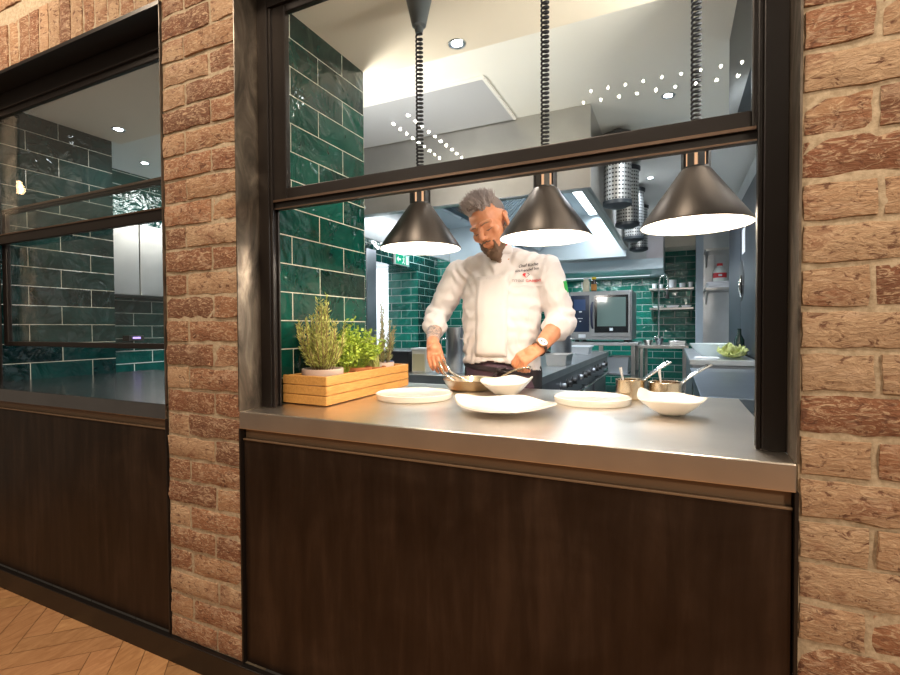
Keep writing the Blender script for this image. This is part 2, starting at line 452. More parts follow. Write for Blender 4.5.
# ------------------------------------------------------------------ counters and cladding
def counter(xa, xb, lab, back, name, m=None):
    mb = MB()
    mb.box(xa+.004, -.004, CT-.055, xb-.004, back, CT)
    return tag(obj(name, mb, m or STEEL_TOP, bevel=.003), lab, 'counter', 'pass counters under the windows')
counter(X0, X1, 'long brushed stainless steel pass counter with plates and bowls in front of the chef', .90, 'pass_counter')
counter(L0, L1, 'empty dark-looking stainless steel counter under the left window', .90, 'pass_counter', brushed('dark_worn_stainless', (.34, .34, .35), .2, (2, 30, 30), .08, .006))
for xa, xb, nm, lab, lab2 in ((X0, X1, 'a', 'large dark bronze steel cladding panel below the plated main counter', 'narrow brown ledge strip tucked under the plated main counter edge'),
                   (L0, L1, 'b', 'dark bronze steel cladding panel below the left window counter', 'narrow brown ledge strip tucked under the left window counter edge')):
    mb = MB(); mb.box(xa+.008, .010, .084, xb-.008, .05, CT-.093)
    tag(obj('cladding_panel', mb, PANEL, bevel=.002), lab, 'panel', 'steel cladding panels')
    mb = MB(); mb.box(xa+.008, .006, CT-.092, xb-.008, .06, CT-.087); mb.box(xa+.008, .018, CT-.087, xb-.008, .06, CT-.056)
    tag(obj('ledge_strip', mb, mat('brown_ledge_'+nm, (.20, .135, .085), .5, .4), bevel=.001), lab2, 'ledge', 'ledge strips')
    # carcass that carries the top on the kitchen side
    mb = MB(); mb.box(xa+.01, .11, 0, xb-.01, .86, CT-.056)
    tag(obj('counter_carcass', mb, STEEL_DK), 'steel cabinet carcass under the %s counter on the kitchen side' % ('plated main' if nm == 'a' else 'left window'), 'cabinet')

# ------------------------------------------------------------------ heat lamps over the pass
SHADE = mat('dark_anodised_shade', (.080, .071, .068), .38, .9)
SHADE_IN = mat('white_enamel_reflector', (.9, .88, .84), .35)
BULB = emit('hot_bulb', (1, .84, .62), 26)
SLOT = emit('glow_in_slots', (1, .58, .32), .9)
CORD = mat('black_cord', (.004, .006, .012), .7)
LAMP_Y, RIM_Z, RIM_R = .385, 1.424, .139
lamps = [(-.800, 'leftmost heat lamp hanging over the pass, nearest the green tiled wall and herb box'),
         (-.363, 'middle heat lamp hanging over the pass, right beside the chef\'s head'),
         (.050, 'rightmost heat lamp hanging over the pass, nearest the window frame and brick wall')]
def heat_lamp(x, label):
    c = V((x, LAMP_Y, RIM_Z))
    t = thing('heat_lamp', label, 'lamp', c, 'heat lamps over the pass')
    mb = MB()                                         # thin spun cone, dark outside, white inside
    mb.mi = 0; mb.lathe(c, [(RIM_R-.001, -.001), (RIM_R+.0015, 0), (RIM_R+.001, .004), (.040, .147), (.036, .151)], 64)
    mb.mi = 1; mb.lathe(c, [(.030, .145), (.037, .143), (RIM_R-.003, .004), (RIM_R-.001, -.001)], 64)
    obj('shade', mb, [SHADE, SHADE_IN], t, 40, recalc=False)
    mb = MB(); z = RIM_Z+.149
    mb.lathe((x, LAMP_Y, z), [(.030, 0), (.036, 0), (.036, .006), (.030, .006)], 32); mb.lathe((x, LAMP_Y, z), [(.030, .042), (.036, .042), (.036, .054), (.010, .058), (.006, .066)], 32)
    for i in range(8):
        a = 2*pi*(i+.5)/8; m = M.Translation((x, LAMP_Y, z+.024)) @ M.Rotation(a, 4, 'Z')
        mb.box(.029, -.008, -.020, .0355, .008, .020, m)
    col = obj('collar', mb, BLACK, t, 40)
    obj('slot_glow', MB().cyl((x, LAMP_Y, z+.004), (x, LAMP_Y, z+.044), .026, n=20), SLOT, col, 60)
    b = MB(); b.lathe((x, LAMP_Y, RIM_Z+.045), [(0, 0), (.018, .003), (.030, .016), (.033, .032), (.026, .052), (.015, .066), (.014, .085), (0, .085)], 24)
    obj('bulb', b, BULB, t, 60)
    mb = MB(); pts = []; z0 = RIM_Z+.212; z1 = 2.165; turns = int((z1-z0-.03)/.0130)
    pts.append((x, LAMP_Y, z0-.02)); pts.append((x, LAMP_Y, z0))
    for i in range(turns*12+1):
        a = 2*pi*i/12; f = i/(turns*12); p = f**1.12
        rr = .0108*min(1, i/10)
        pts.append((x+rr*cos(a), LAMP_Y+rr*sin(a), z0+.01+(z1-z0-.02)*p))
    pts.append((x, LAMP_Y, z1+.02))
    obj('coiled_cord', mb.tube(pts, .0034, 6), CORD, t, 60)
    mb = MB(); mb.lathe((x, LAMP_Y, 2.16), [(0, 0), (.012, 0), (.015, .012), (.015, .020), (.024, .026), (.044, .114), (0, .114)], 32)
    obj('ceiling_cone', mb, mat('blue_grey_rise_unit', (.10, .125, .145), .4), t, 40)
    return t
for a in lamps: heat_lamp(*a)

# ------------------------------------------------------------------ tableware on the pass
def plate(c, r, label, h=.025):
    mb = MB(); mb.lathe(c, [(0, .004), (r*.90, .004), (r*.96, .004), (r*.985, .008), (r, h), (r-.003, h+.001), (r-.007, h-.002), (r*.92, h-.004), (0, h-.004)], 72)
    return tag(obj('dinner_plate', mb, WHITE_P, smooth=50), label, 'plate', 'flat round plates')
def foot(c, r):  return [(r*.62, 0), (r*.64, .004)]
plate((-.872, .462, CT-.0035), .141, 'flat round white plate beside the wooden herb box')
plate((-.256, .606, CT-.0035), .128, 'flat round white plate left of the two small saucepans')

def shell(name, c, rx, ry, hfun, n=4.0, rot=0, th=.005, foot_r=.3, lab='', cat='plate', grp=None, N=40, K=14):
    """thin-walled dish: superellipse outline, height given by hfun(t, angle)"""
    mb = MB(); rot = R(rot)
    def pt(t, a, dz=0):
        e = (abs(cos(a))**n + abs(sin(a))**n)**(-1/n)
        x, y = rx*e*cos(a)*t, ry*e*sin(a)*t
        return V(c) + V((x*cos(rot)-y*sin(rot), x*sin(rot)+y*cos(rot), hfun(t, a)+dz))
    def sheet(dz, flip, shrink=1.0):
        rows = []
        for k in range(1, K+1):
            t = k/K*shrink; rows.append([mb.v(pt(t, 2*pi*i/N, dz)) for i in range(N)])
        cen = mb.v(pt(0, 0, dz))
        for i in range(N): mb.face([cen, rows[0][i], rows[0][(i+1) % N]])
        for k in range(K-1): mb.bridge(rows[k], rows[k+1])
        return rows[-1]
    a = sheet(th, False, .985); b = sheet(0, True)
    mb.bridge(b, a)
    return tag(obj(name, mb, WHITE_P, smooth=60), lab, cat, grp)
# shallow square plate with two lifted tips
def h_sq(t, a):
    tip = max(0, cos(a))**6*.014 + max(0, -cos(a))**6*.020 + max(0, sin(a))**6*.010
    return .012 + .006*max(0, t-.4)**1.3*2 + tip*max(0, (t-.35)/.65)**1.6
sq = shell('square_plate', (-.478, .322, CT+.0005), .168, .140, h_sq, 1.5, -4, .006, lab='curved white square plate with lifted tips at the front edge of the counter', cat='plate', N=64, K=18)
obj('foot_ring', MB().lathe((-.478, .322, CT+.0005), [(.055, 0), (.060, 0), (.066, .014), (.050, .014), (.055, 0)], 40), WHITE_P, sq, 40)
# square bowls with swooping rims
def h_bowl(t, a, h, lifts):
    s = 0
    for ang, k in lifts:
        d = (a-ang+pi) % (2*pi)-pi; s += k*math.exp(-(d/.55)**2)
    flat = max(0, (t-.34)/.66)
    return .002 + (h+s)*flat**1.25
shell('square_bowl', (-.578, .650, CT+.0005), .098, .084, lambda t, a: h_bowl(t, a, .050, [(R(20), .022), (R(100), .016), (R(185), .008), (R(270), -.006)]), 2.6, -14, .005,
      lab='square white bowl with swooping rim in front of the chef\'s apron', cat='bowl', grp='swooping white bowls', N=56)
shell('square_bowl', (-.008, .455, CT+.0005), .094, .080, lambda t, a: h_bowl(t, a, .042, [(R(165), .026), (R(0), .012), (R(90), .010), (R(270), .002)]), 2.4, -8, .005,
      lab='square white bowl with swooping rim in front of the two small saucepans', cat='bowl', grp='swooping white bowls', N=56)

def saucepan(c, r, h, hd, label, spoon_label, sp):
    c = V(c); t = thing('saucepan', label, 'saucepan', c, 'small saucepans')
    mb = MB(); mb.lathe(c, [(0, 0), (r-.004, 0), (r, .004), (r, h-.002), (r+.003, h), (r+.001, h+.001), (r-.003, h-.002), (r-.003, .006), (0, .005)], 48)
    obj('pan_body', mb, WARM_STEEL, t, 40)
    d = V(hd).normalized(); a = c+V((d.x, d.y, 0))*(r-.001)+V((0, 0, h-.012))
    mb = MB(); side = V((-d.y, d.x, 0)).normalized()
    L = .14; pv = None; N = 12
    for i in range(N+1):
        f = i/N; p = a + V((d.x, d.y, 0))*L*f*.78 + V((0, 0, 1))*(L*.52*f**.8)
        w = .008+.0065*f; up = V((-d.x*.5, -d.y*.5, .85)).normalized(); th = .003
        k = [mb.v(p-side*w-up*th), mb.v(p+side*w-up*th), mb.v(p+side*w+up*th), mb.v(p-side*w+up*th)]
        if pv: mb.bridge(pv, k)
        else: mb.cap(k, True)
        pv = k
    mb.cap(pv)
    h_ = obj('handle', mb, CHROME, t, 40, bevel=.0015)
    e = a + V((d.x, d.y, 0))*L*.70 + V((0, 0, 1))*(L*.52*.92**.8+.0035)
    obj('hanging_hole', MB().ball(e, (.007, .005, .0022), 8), BLACK, h_, 60)
    q = c + V((sp[0]*.35, sp[1]*.35, .008)); tip = c + V((sp[0], sp[1], h+sp[2]))
    s = MB(); s.tube([q, q.lerp(tip, .5), q.lerp(tip, .8), tip], [.0025, .0028, .0045, .006], 8); s.ball(q+V((0, 0, .004)), (.014, .010, .004), 6)
    tag(obj('spoon', s, mat('pearl_spoon', (.85, .83, .84), .2, .3), smooth=60), spoon_label, 'spoon', 'spoons standing in saucepans')
saucepan((-.146, .762, CT), .049, .069, (.72, .5, 0), 'left small warm-toned steel saucepan beside the flat round plate', 'pale spoon standing in the left small saucepan', (-.035, .02, .04))
saucepan((-.031, .790, CT), .056, .062, (.85, .42, 0), 'right small warm-toned steel saucepan behind the swooping bowl', 'pale spoon standing in the right small saucepan', (-.020, .03, .04))

# frying pan under the chef's hands
PC = V((-.778, .775, CT))
t = thing('frying_pan', 'stainless frying pan held by the chef on the pass counter', 'pan', PC)
mb = MB(); mb.lathe(PC, [(0, .001), (.086, .001), (.094, .006), (.113, .042), (.118, .045), (.115, .046), (.110, .042), (.091, .009), (.084, .005), (0, .005)], 56)
obj('pan_body', mb, WARM_STEEL, t, 40)
ha = PC+V((.112, -.005, .040)); hb = V((-.520, .778, .992))
mb = MB(); pv = None
for i in range(15):
    f = i/14; p = ha.lerp(hb, f)+V((0, 0, .012*sin(pi*f))); w = .013-.003*sin(pi*f)+.003*f; th = .0035
    d = (hb-ha).normalized(); sd = d.cross(V((0, 0, 1))).normalized(); up = sd.cross(d)
    k = [mb.v(p-sd*w-up*th), mb.v(p+sd*w-up*th), mb.v(p+sd*w+up*th), mb.v(p-sd*w+up*th)]
    if pv: mb.bridge(pv, k)
    else: mb.cap(k, True)
    pv = k
mb.cap(pv); obj('handle', mb, WARM_STEEL, t, 40, bevel=.002)
# tongs in the pan
t = thing('kitchen_tongs', 'steel tongs in the chef\'s hand reaching into the frying pan', 'tongs', (-.84, .75, .95))
for a, b, cc in (((-.905, .772, 1.012), (-.852, .742, .962), (-.792, .770, .925)), ((-.912, .752, 1.004), (-.875, .727, .956), (-.838, .748, .925))):
    mb = MB(); mb.tube([a, b, cc], [.0045, .005, .0065], 8); obj('tong_arm', mb, CHROME, t, 60)

# ------------------------------------------------------------------ herb box
a0, a1 = V((-1.236, .190, 0)), V((-1.262+.02, .79, 0))
t = thing('planter_box', 'slatted pale wooden planter box full of herb pots by the green tiles', 'planter', (-1.14, .48, CT))
def plank(p, q, z0, z1, th, nm, par):
    p = V(p); q = V(q); d = (q-p); L = d.length; ang = math.atan2(d.y, d.x)
    m = M.Translation((p.x, p.y, 0)) @ M.Rotation(ang, 4, 'Z')
    return obj(nm, MB().box(0, 0, z0, L, th, z1, m), PLANTER, par, bevel=.0025)
F0, F1, B0, B1 = (-1.234, .176), (-1.036, .166), (-1.226, .765), (-1.070, .755)
for i in range(3):
    z0 = CT+.004+i*.0325; z1 = z0+.0305
    plank(F0, F1, z0, z1, .014, 'end_slat', t); plank((F1[0]+.0, F1[1]), (B1[0], B1[1]), z0, z1, .013, 'side_slat', t)
    plank((B1[0]-.002, B1[1]+.013), (B0[0], B0[1]+.013), z0, z1, .014, 'end_slat', t); plank((B0[0]-.013+.026, B0[1]+.012), (F0[0]+.013, F0[1]+.0), z0, z1, .013, 'side_slat', t)
mb = MB(); mb.box(-1.215, .185, CT+.001, -1.085, .75, CT+.010); obj('bottom_board', mb, PLANTER, t)
for x, y in ((-1.213, .197), (-1.058, .190), (-1.208, .742), (-1.092, .738)):
    obj('corner_post', MB().box(x-.009, y-.009, CT+.002, x+.009, y+.009, CT+.094), PLANTER, t)

SOIL = mat('potting_soil', (.03, .02, .012), .95)
TERRA = mat('terracotta', (.55, .20, .075), .75)
PALEPOT = mat('pale_pink_clay', (.66, .52, .46), .75)
def leafmat(n_, a, b):
    m = mat(n_, a, .5, Subsurface_Weight=0); n = NT(m); f = n.noise(n.coord(), 45, 2)
    n.l(n.ramp(f, [(.3, a), (.7, b)]), n.b.inputs['Base Color']); return m
ROSEM = leafmat('rosemary_leaf', (.25, .30, .05), (.54, .54, .17))
PARS = leafmat('parsley_leaf', (.16, .28, .02), (.40, .50, .05))
CHIVE = leafmat('pale_stalks', (.40, .46, .10), (.62, .62, .26))
DKROS = leafmat('dusky_rosemary_leaf', (.12, .15, .06), (.27, .26, .12))
TWIG = mat('herb_stem', (.22, .14, .06), .7)
def pot(t, c, r, h, m):
    mb = MB(); mb.lathe(c, [(0, 0), (r*.74, 0), (r*.92, h*.72), (r*.98, h*.74), (r, h*.76), (r, h), (r*.93, h), (r*.90, h*.9), (0, h*.9)], 32)
    obj('pot', mb, m, t, 40)
    obj('soil', MB().lathe(c, [(0, h*.93), (r*.90, h*.90)], 20), SOIL, t, 60)
def leaf(mb, p, d, L, w, th=.0006):
    d = d.normalized(); s = d.cross(V((random.uniform(-1, 1), random.uniform(-1, 1), random.uniform(.2, 1)))).normalized(); u = s.cross(d)
    a = mb.v(p); b = mb.v(p+d*L*.5+s*w+u*w*.3); c_ = mb.v(p+d*L); e = mb.v(p+d*L*.5-s*w+u*w*.3); f = mb.v(p+d*L*.45-u*w*.4)
    mb.face([a, b, c_]); mb.face([a, c_, e]); mb.face([a, f, b]); mb.face([b, f, c_]); mb.face([a, e, f]); mb.face([e, c_, f])
def rosemary(c, r, h, potm, potr, poth, label, stems, spread, m, dens=1.0, slim=1.0):
    c = V(c); t = thing('potted_rosemary', label, 'herb', c, 'potted herbs in the wooden box'); pot(t, c, potr, poth, potm)
    tw = MB(); fo = MB()
    for k in range(stems):
        a = random.uniform(0, 2*pi); q = random.random()**.6
        base = c+V((cos(a)*potr*.5*q, sin(a)*potr*.5*q, poth*.92))
        H = h*random.uniform(.55, 1)*(1-.35*q) if k else h
        out = spread*q*random.uniform(.6, 1.1) if k else .006
        top = base+V((cos(a)*out, sin(a)*out, H))
        mid = base.lerp(top, .5)+V((cos(a)*out*.25, sin(a)*out*.25, 0))
        pts = [base+(mid-base)*(i/5)*1 if i < 5 else mid+(top-mid)*((i-5)/5) for i in range(11)]
        tw.tube(pts, [.0016]*9+[.001, .0006], 5)
        n = int(H/.0042*dens)
        for i in range(n):
            f = (i+random.random())/n
            if f < .04: continue
            g = f*10; i0 = min(9, int(g)); p = pts[i0].lerp(pts[i0+1], g-i0)
            ax = (pts[i0+1]-pts[i0]).normalized(); aa = random.uniform(0, 2*pi)
            o = ax.orthogonal().normalized(); o = M.Rotation(aa, 3, ax) @ o
            L = random.uniform(.020, .036)*(1-.5*f)*slim
            leaf(fo, p, o*.75+ax*random.uniform(.6, 1.3), L, .0021)
    obj('stems', tw, TWIG, t, 60); obj('foliage', fo, m, t)
def bushy(name, c, h, w, potm, potr, poth, label, n, m, lw=.009, droop=.0):
    c = V(c); t = thing(name, label, 'herb', c, 'potted herbs in the wooden box'); pot(t, c, potr, poth, potm)
    tw = MB(); fo = MB()
    for k in range(n):
        a = random.uniform(0, 2*pi); q = random.random()**.55
        base = c+V((cos(a)*potr*.4*q, sin(a)*potr*.4*q, poth*.92)); H = h*random.uniform(.55, 1)*(1-.45*q*q)
        top = base+V((cos(a)*w*q, sin(a)*w*q, H))
        mid = base.lerp(top, .55)+V((0, 0, H*.10))
        tw.tube([base, mid, top], [.001, .0009, .0006], 4)
        for j in range(random.randint(7, 11)):
            f = random.uniform(.35, 1.05); p = base.lerp(mid, f/.55) if f < .55 else mid.lerp(top, (f-.55)/.45)
            p = p+V((random.uniform(-1, 1), random.uniform(-1, 1), random.uniform(-.6, .8)))*.010
            leaf(fo, p, V((random.uniform(-1, 1), random.uniform(-1, 1), random.uniform(-.5, .9))), random.uniform(.011, .021), lw*random.uniform(.5, 1))
    obj('stems', tw, PARS, t); obj('foliage', fo, m, t)
rosemary((-1.138, .272, CT+.012), .09, .275, PALEPOT, .072, .105, 'tall bushy rosemary in a pale pink pot at the near end of the wooden box', 40, .060, ROSEM, 1.25)
bushy('potted_parsley', (-1.150, .405, CT+.012), .17, .070, TERRA, .052, .082, 'bright green leafy herb in a small terracotta pot just behind the tall rosemary', 46, PARS)
bushy('potted_parsley', (-1.158, .510, CT+.012), .205, .085, TERRA, .056, .092, 'largest bright green bushy herb in a terracotta pot mid wooden box', 74, PARS)
t = thing('potted_chives', 'pale stalky herb leaning from a terracotta pot toward the far end of the box', 'herb', (-1.150, .615, CT+.012), 'potted herbs in the wooden box')
pot(t, (-1.150, .615, CT+.012), .050, .086, TERRA)
mb = MB()
for k in range(46):
    a = random.uniform(0, 2*pi); b = V((-1.15+cos(a)*.025, .615+sin(a)*.025, CT+.09)); l = random.uniform(.07, .15)
    tip = b+V((random.uniform(-.075, .02), random.uniform(-.08, .02), l)); mb.tube([b, b.lerp(tip, .6)+V((0, 0, .012)), tip], [.0022, .0020, .0008], 5)
obj('stalks', mb, CHIVE, t, 60)
rosemary((-1.155, .700, CT+.012), .05, .262, PALEPOT, .042, .098, 'slender tall rosemary in a pale pot at the far end of the wooden box', 13, .034, DKROS, 1.6, .95)

# ------------------------------------------------------------------ kitchen: cooking block
def boxes(name, m, lst, parent=None, bevel=.003):
    mb = MB()
    for b in lst: mb.box(*b)
    return obj(name, mb, m, parent, bevel=bevel)
BX0, BX1, BY0, BY1, BZ = -2.35, -.72, 1.62, 5.0, .85
t = thing('cooking_range', 'long stainless cooking block with knobs along its aisle side behind the chef', 'range', ((BX0+BX1)/2, (BY0+BY1)/2, 0))
boxes('range_body', STEEL_DK, [(BX0+.03, BY0+.04, .12, BX1-.05, BY1-.02, BZ-.05)], t)
boxes('range_top', STEEL_K, [(BX0, BY0, BZ-.05, BX1, BY1, BZ)], t)
boxes('control_panel', STEEL_DK, [(BX1-.05, 1.70, BZ-.20, BX1-.012, BY1-.06, BZ-.052)], t)
boxes('kick_plinth', BLACK, [(BX0+.08, BY0+.10, 0, BX1-.12, BY1-.06, .12)], t)
rl = MB(); rl.tube([(BX1+.020, 1.75, BZ-.23), (BX1+.020, 4.9, BZ-.23)], .010, 8)
for y in (1.8, 2.6, 3.4, 4.2, 4.85): rl.cyl((BX1-.05, y, BZ-.23), (BX1+.02, y, BZ-.23), .006, n=8)
obj('hand_rail', rl, CHROME, t, 40)
for i, y in enumerate((2.35, 2.55, 2.75, 3.05, 3.25, 3.45, 3.75, 3.95, 4.15, 4.45, 4.65)):
    mb = MB(); mb.lathe((BX1-.012, y, BZ-.125), [(.034, 0), (.034, .006), (.026, .010), (.023, .036), (0, .037)], 20, (1, 0, 0)); mb.box(BX1+.024, y-.004, BZ-.15, BX1+.028, y+.004, BZ-.10)
    obj('knob', mb, BLACK if i % 3 else STEEL_DK, t, 40)
for y0 in (2.0, 3.0, 4.0):
    boxes('oven_door', STEEL_DK, [(BX1-.05, y0, .16, BX1-.02, y0+.85, BZ-.26)], t)
for y0 in (2.7, 3.4, 4.1):
    mb = MB()
    for k in range(2):
        cx, cy = BX1-.72-.42*k, y0+.3
        for a in range(4): mb.box(-.15, -.006, 0, .15, .006, .018, M.Translation((cx, cy, BZ)) @ M.Rotation(a*pi/4, 4, 'Z'))
    obj('burner_grate', mb, BLACK, t)

def gn_box(x0, y0, x1, y1, z0, z1, lab, m=STEEL_K, rim=.012, name='gastronorm_container', cat='container'):
    mb = MB(); i = .012; k = .004
    b0 = [mb.v(p) for p in ((x0+i, y0+i, z0), (x1-i, y0+i, z0), (x1-i, y1-i, z0), (x0+i, y1-i, z0))]
    t0 = [mb.v(p) for p in ((x0, y0, z1), (x1, y0, z1), (x1, y1, z1), (x0, y1, z1))]
    o1 = [mb.v(p) for p in ((x0-rim, y0-rim, z1), (x1+rim, y0-rim, z1), (x1+rim, y1+rim, z1), (x0-rim, y1+rim, z1))]
    o2 = [mb.v(p) for p in ((x0-rim, y0-rim, z1+.004), (x1+rim, y0-rim, z1+.004), (x1+rim, y1+rim, z1+.004), (x0-rim, y1+rim, z1+.004))]
    t1 = [mb.v(p) for p in ((x0+k, y0+k, z1+.004), (x1-k, y0+k, z1+.004), (x1-k, y1-k, z1+.004), (x0+k, y1-k, z1+.004))]
    b1 = [mb.v(p) for p in ((x0+i+k, y0+i+k, z0+k), (x1-i-k, y0+i+k, z0+k), (x1-i-k, y1-i-k, z0+k), (x0+i+k, y1-i-k, z0+k))]
    mb.cap(b0, True)
    for a, b in ((b0, t0), (t0, o1), (o1, o2), (o2, t1), (t1, b1)): mb.bridge(a, b)
    mb.cap(b1)
    return tag(obj(name, mb, m), lab, cat)
gn_box(-.905, 2.58, -.740, 2.84, BZ+.001, BZ+.085, 'grey rimmed steel food container on the near end of the cooking block')
gn_box(-1.02, 4.22, -.83, 4.45, BZ+.001, BZ+.075, 'clear plastic tub with red food at the far end of the cooking block', mat('clear_plastic', (.75, .80, .84), .15, 0, Alpha=.55), name='plastic_tub', cat='tub')
mb = MB()
for i in range(60): mb.ball((random.uniform(-.995, -.855), random.uniform(4.245, 4.425), BZ+.013+random.random()*.038), .013, 5)
o = obj('red_food', mb, mat('red_chopped_food', (.62, .03, .04), .5), smooth=60); tag(o, 'red chopped food inside the clear plastic tub', 'food'); o['kind'] = 'stuff'
tag(obj('tub_lid', MB().box(-1.035, 4.205, BZ+.082, -.815, 4.465, BZ+.094), mat('milky_lid', (.8, .85, .9), .4), bevel=.004), 'flat milky lid on the clear tub of red food', 'lid')
def stock_pot(c, r, h, lab):
    c = V(c); t = thing('stock_pot', lab, 'pot', c, 'steel pots on the cooking block')
    mb = MB(); mb.lathe(c, [(0, .003), (r-.004, .001), (r, .006), (r, h), (r+.004, h+.003), (r-.003, h), (r-.003, .008), (0, .006)], 40); obj('pot_body', mb, STEEL_K, t, 40)
    for s in (-1, 1):
        m2 = MB(); m2.tube([c+V((s*r, -.03, h*.75)), c+V((s*(r+.022), -.025, h*.76)), c+V((s*(r+.022), .025, h*.76)), c+V((s*r, .03, h*.75))], .005, 8); obj('handle', m2, CHROME, t, 60)
stock_pot((-.86, 2.95, BZ), .085, .27, 'tall dark steel stock pot standing on the block behind the chef\'s elbow')
stock_pot((-1.315, 1.80, BZ), .058, .30, 'slim tall steel pot between the chef\'s forearm and his jacket')
mb = MB(); mb.box(-1.93, 1.72, BZ+.001, -1.625, 1.98, BZ+.135); mb.box(-1.94, 1.71, BZ+.130, -1.615, 1.99, BZ+.142)
tag(obj('black_crate', mb, mat('charcoal_plastic', (.035, .038, .045), .5), bevel=.004), 'black plastic box on the block behind the wooden herb box', 'box')
t = thing('storage_jar', 'clear square container of beige food on the block beside the chef\'s hand', 'container', (-1.545, 1.78, BZ))
boxes('container_body', mat('cloudy_plastic', (.78, .78, .72), .25, 0), [(-1.600, 1.73, BZ+.001, -1.495, 1.84, BZ+.150)], t)
boxes('container_lid', mat('pale_lid', (.8, .86, .9), .3), [(-1.606, 1.724, BZ+.150, -1.489, 1.846, BZ+.164)], t)
boxes('food_fill', mat('beige_food', (.62, .58, .38), .7), [(-1.592, 1.727, BZ+.012, -1.503, 1.7295, BZ+.125)], t, bevel=0)
mb = MB(); mb.lathe((-1.735, 1.66, BZ+.001), [(0, 0), (.030, 0), (.032, .01), (.032, .035), (.024, .045), (0, .045)], 20)
t = thing('spray_can', 'small white jar with a blue lid on the block behind the far rosemary', 'jar', (-1.735, 1.66, BZ)); obj('jar_body', mb, mat('white_plastic', (.8, .82, .84), .4), t, 40)
obj('blue_lid', MB().lathe((-1.735, 1.66, BZ+.046), [(0, 0), (.034, 0), (.034, .026), (.028, .034), (0, .036)], 24), mat('blue_lid', (.01, .10, .30), .3), t, 40)
t.name = 'lidded_jar'

# ------------------------------------------------------------------ extraction hood
HX0, HX1, HY0, HY1, HZ0, HZ1 = -2.45, -.43, 1.71, 4.15, 1.935, 2.399
HOODM = brushed('hood_stainless', (.55, .54, .52), .33, (2, 40, 40), .1, .02)
HOODI = mat('hood_lining', (.52, .62, .68), .36, .6)
t = thing('extraction_hood', 'large stainless extraction hood hanging from the ceiling over the cooking block', 'hood', ((HX0+HX1)/2, (HY0+HY1)/2, HZ0))
boxes('front_skirt', HOODM, [(HX0, HY0, HZ0, HX1, HY0+.02, HZ1)], t); boxes('side_skirt', HOODM, [(HX1-.02, HY0+.02, HZ0, HX1, HY1, HZ1)], t)
boxes('side_skirt', HOODM, [(HX0, HY0+.02, HZ0, HX0+.02, HY1, HZ1)], t); boxes('rear_skirt', HOODI, [(HX0+.02, HY1-.02, HZ0-.07, HX1-.02, HY1, HZ1)], t)
boxes('inner_deck', HOODI, [(HX0+.02, HY0+.02, 2.325, HX1-.02, HY1-.02, 2.34)], t)
boxes('drip_gutter', STEEL, [(HX0+.02, HY0+.02, HZ0, HX1-.02, HY0+.07, HZ0+.012), (HX1-.06, HY0+.07, HZ0, HX1-.02, HY1-.02, HZ0+.012)], t)
for s in (-1, 1):                                        # V bank of baffle filters down the middle
    for k in range(5):
        y0 = HY0+.12+k*.45; mb = MB()
        p = lambda u, y, o: V((-1.40+s*(.06+.34*u), y, 1.98+.33*u)) + V((s*.33, 0, -.34)).normalized()*o
        a = [mb.v(p(u, y, o)) for o in (0, .018) for u, y in ((0, y0), (1, y0), (1, y0+.43), (0, y0+.43))]
        for q in ((0, 1, 2, 3), (7, 6, 5, 4), (0, 4, 5, 1), (1, 5, 6, 2), (2, 6, 7, 3), (3, 7, 4, 0)): mb.face([a[i] for i in q])
        for j in range(9):
            yy = y0+.03+j*.044; b = [mb.v(p(u, y, o)) for o in (.018, .026) for u, y in ((.06, yy), (.94, yy), (.94, yy+.02), (.06, yy+.02))]
            for q in ((7, 6, 5, 4), (0, 4, 5, 1), (1, 5, 6, 2), (2, 6, 7, 3), (3, 7, 4, 0)): mb.face([b[i] for i in q])
        obj('baffle_filter', mb, HOODI, t)
STRIP = emit('cool_light_strip', (.86, .95, 1), 9)
for x in (-.76, -1.95):
    for y0 in (2.0, 3.05):
        f = boxes('light_strip', STEEL_K, [(x-.05, y0, 2.305, x+.05, y0+1.0, 2.325)], t); boxes('tube', STRIP, [(x-.036, y0+.02, 2.298, x+.036, y0+.98, 2.306)], f)
# make-up air drums along the aisle side of the hood
def perforated():
    m = mat('perforated_steel', (.6, .61, .6), .35, 1); n = NT(m)
    tc = n.n('ShaderNodeTexCoord'); sp = n.n('ShaderNodeSeparateXYZ'); n.l(tc.outputs['Object'], sp.inputs[0])
    a = n.math('MULTIPLY', n.math('ARCTAN2', sp.outputs[1], sp.outputs[0]), 26/(2*pi)); z = n.math('MULTIPLY', sp.outputs[2], 1/.026)
    fa = n.math('SUBTRACT', n.math('FRACT', a), .5); fz = n.math('SUBTRACT', n.math('FRACT', z), .5)
    hole = n.math('MULTIPLY', n.math('LESS_THAN', n.math('ABSOLUTE', fa), .30), n.math('LESS_THAN', n.math('ABSOLUTE', fz), .20))
    n.l(n.mix(hole, (.62, .63, .62), (.02, .025, .03)), n.b.inputs['Base Color']); n.l(n.math('SUBTRACT', 1, hole), n.b.inputs['Metallic'])
    return m
PERF = perforated()
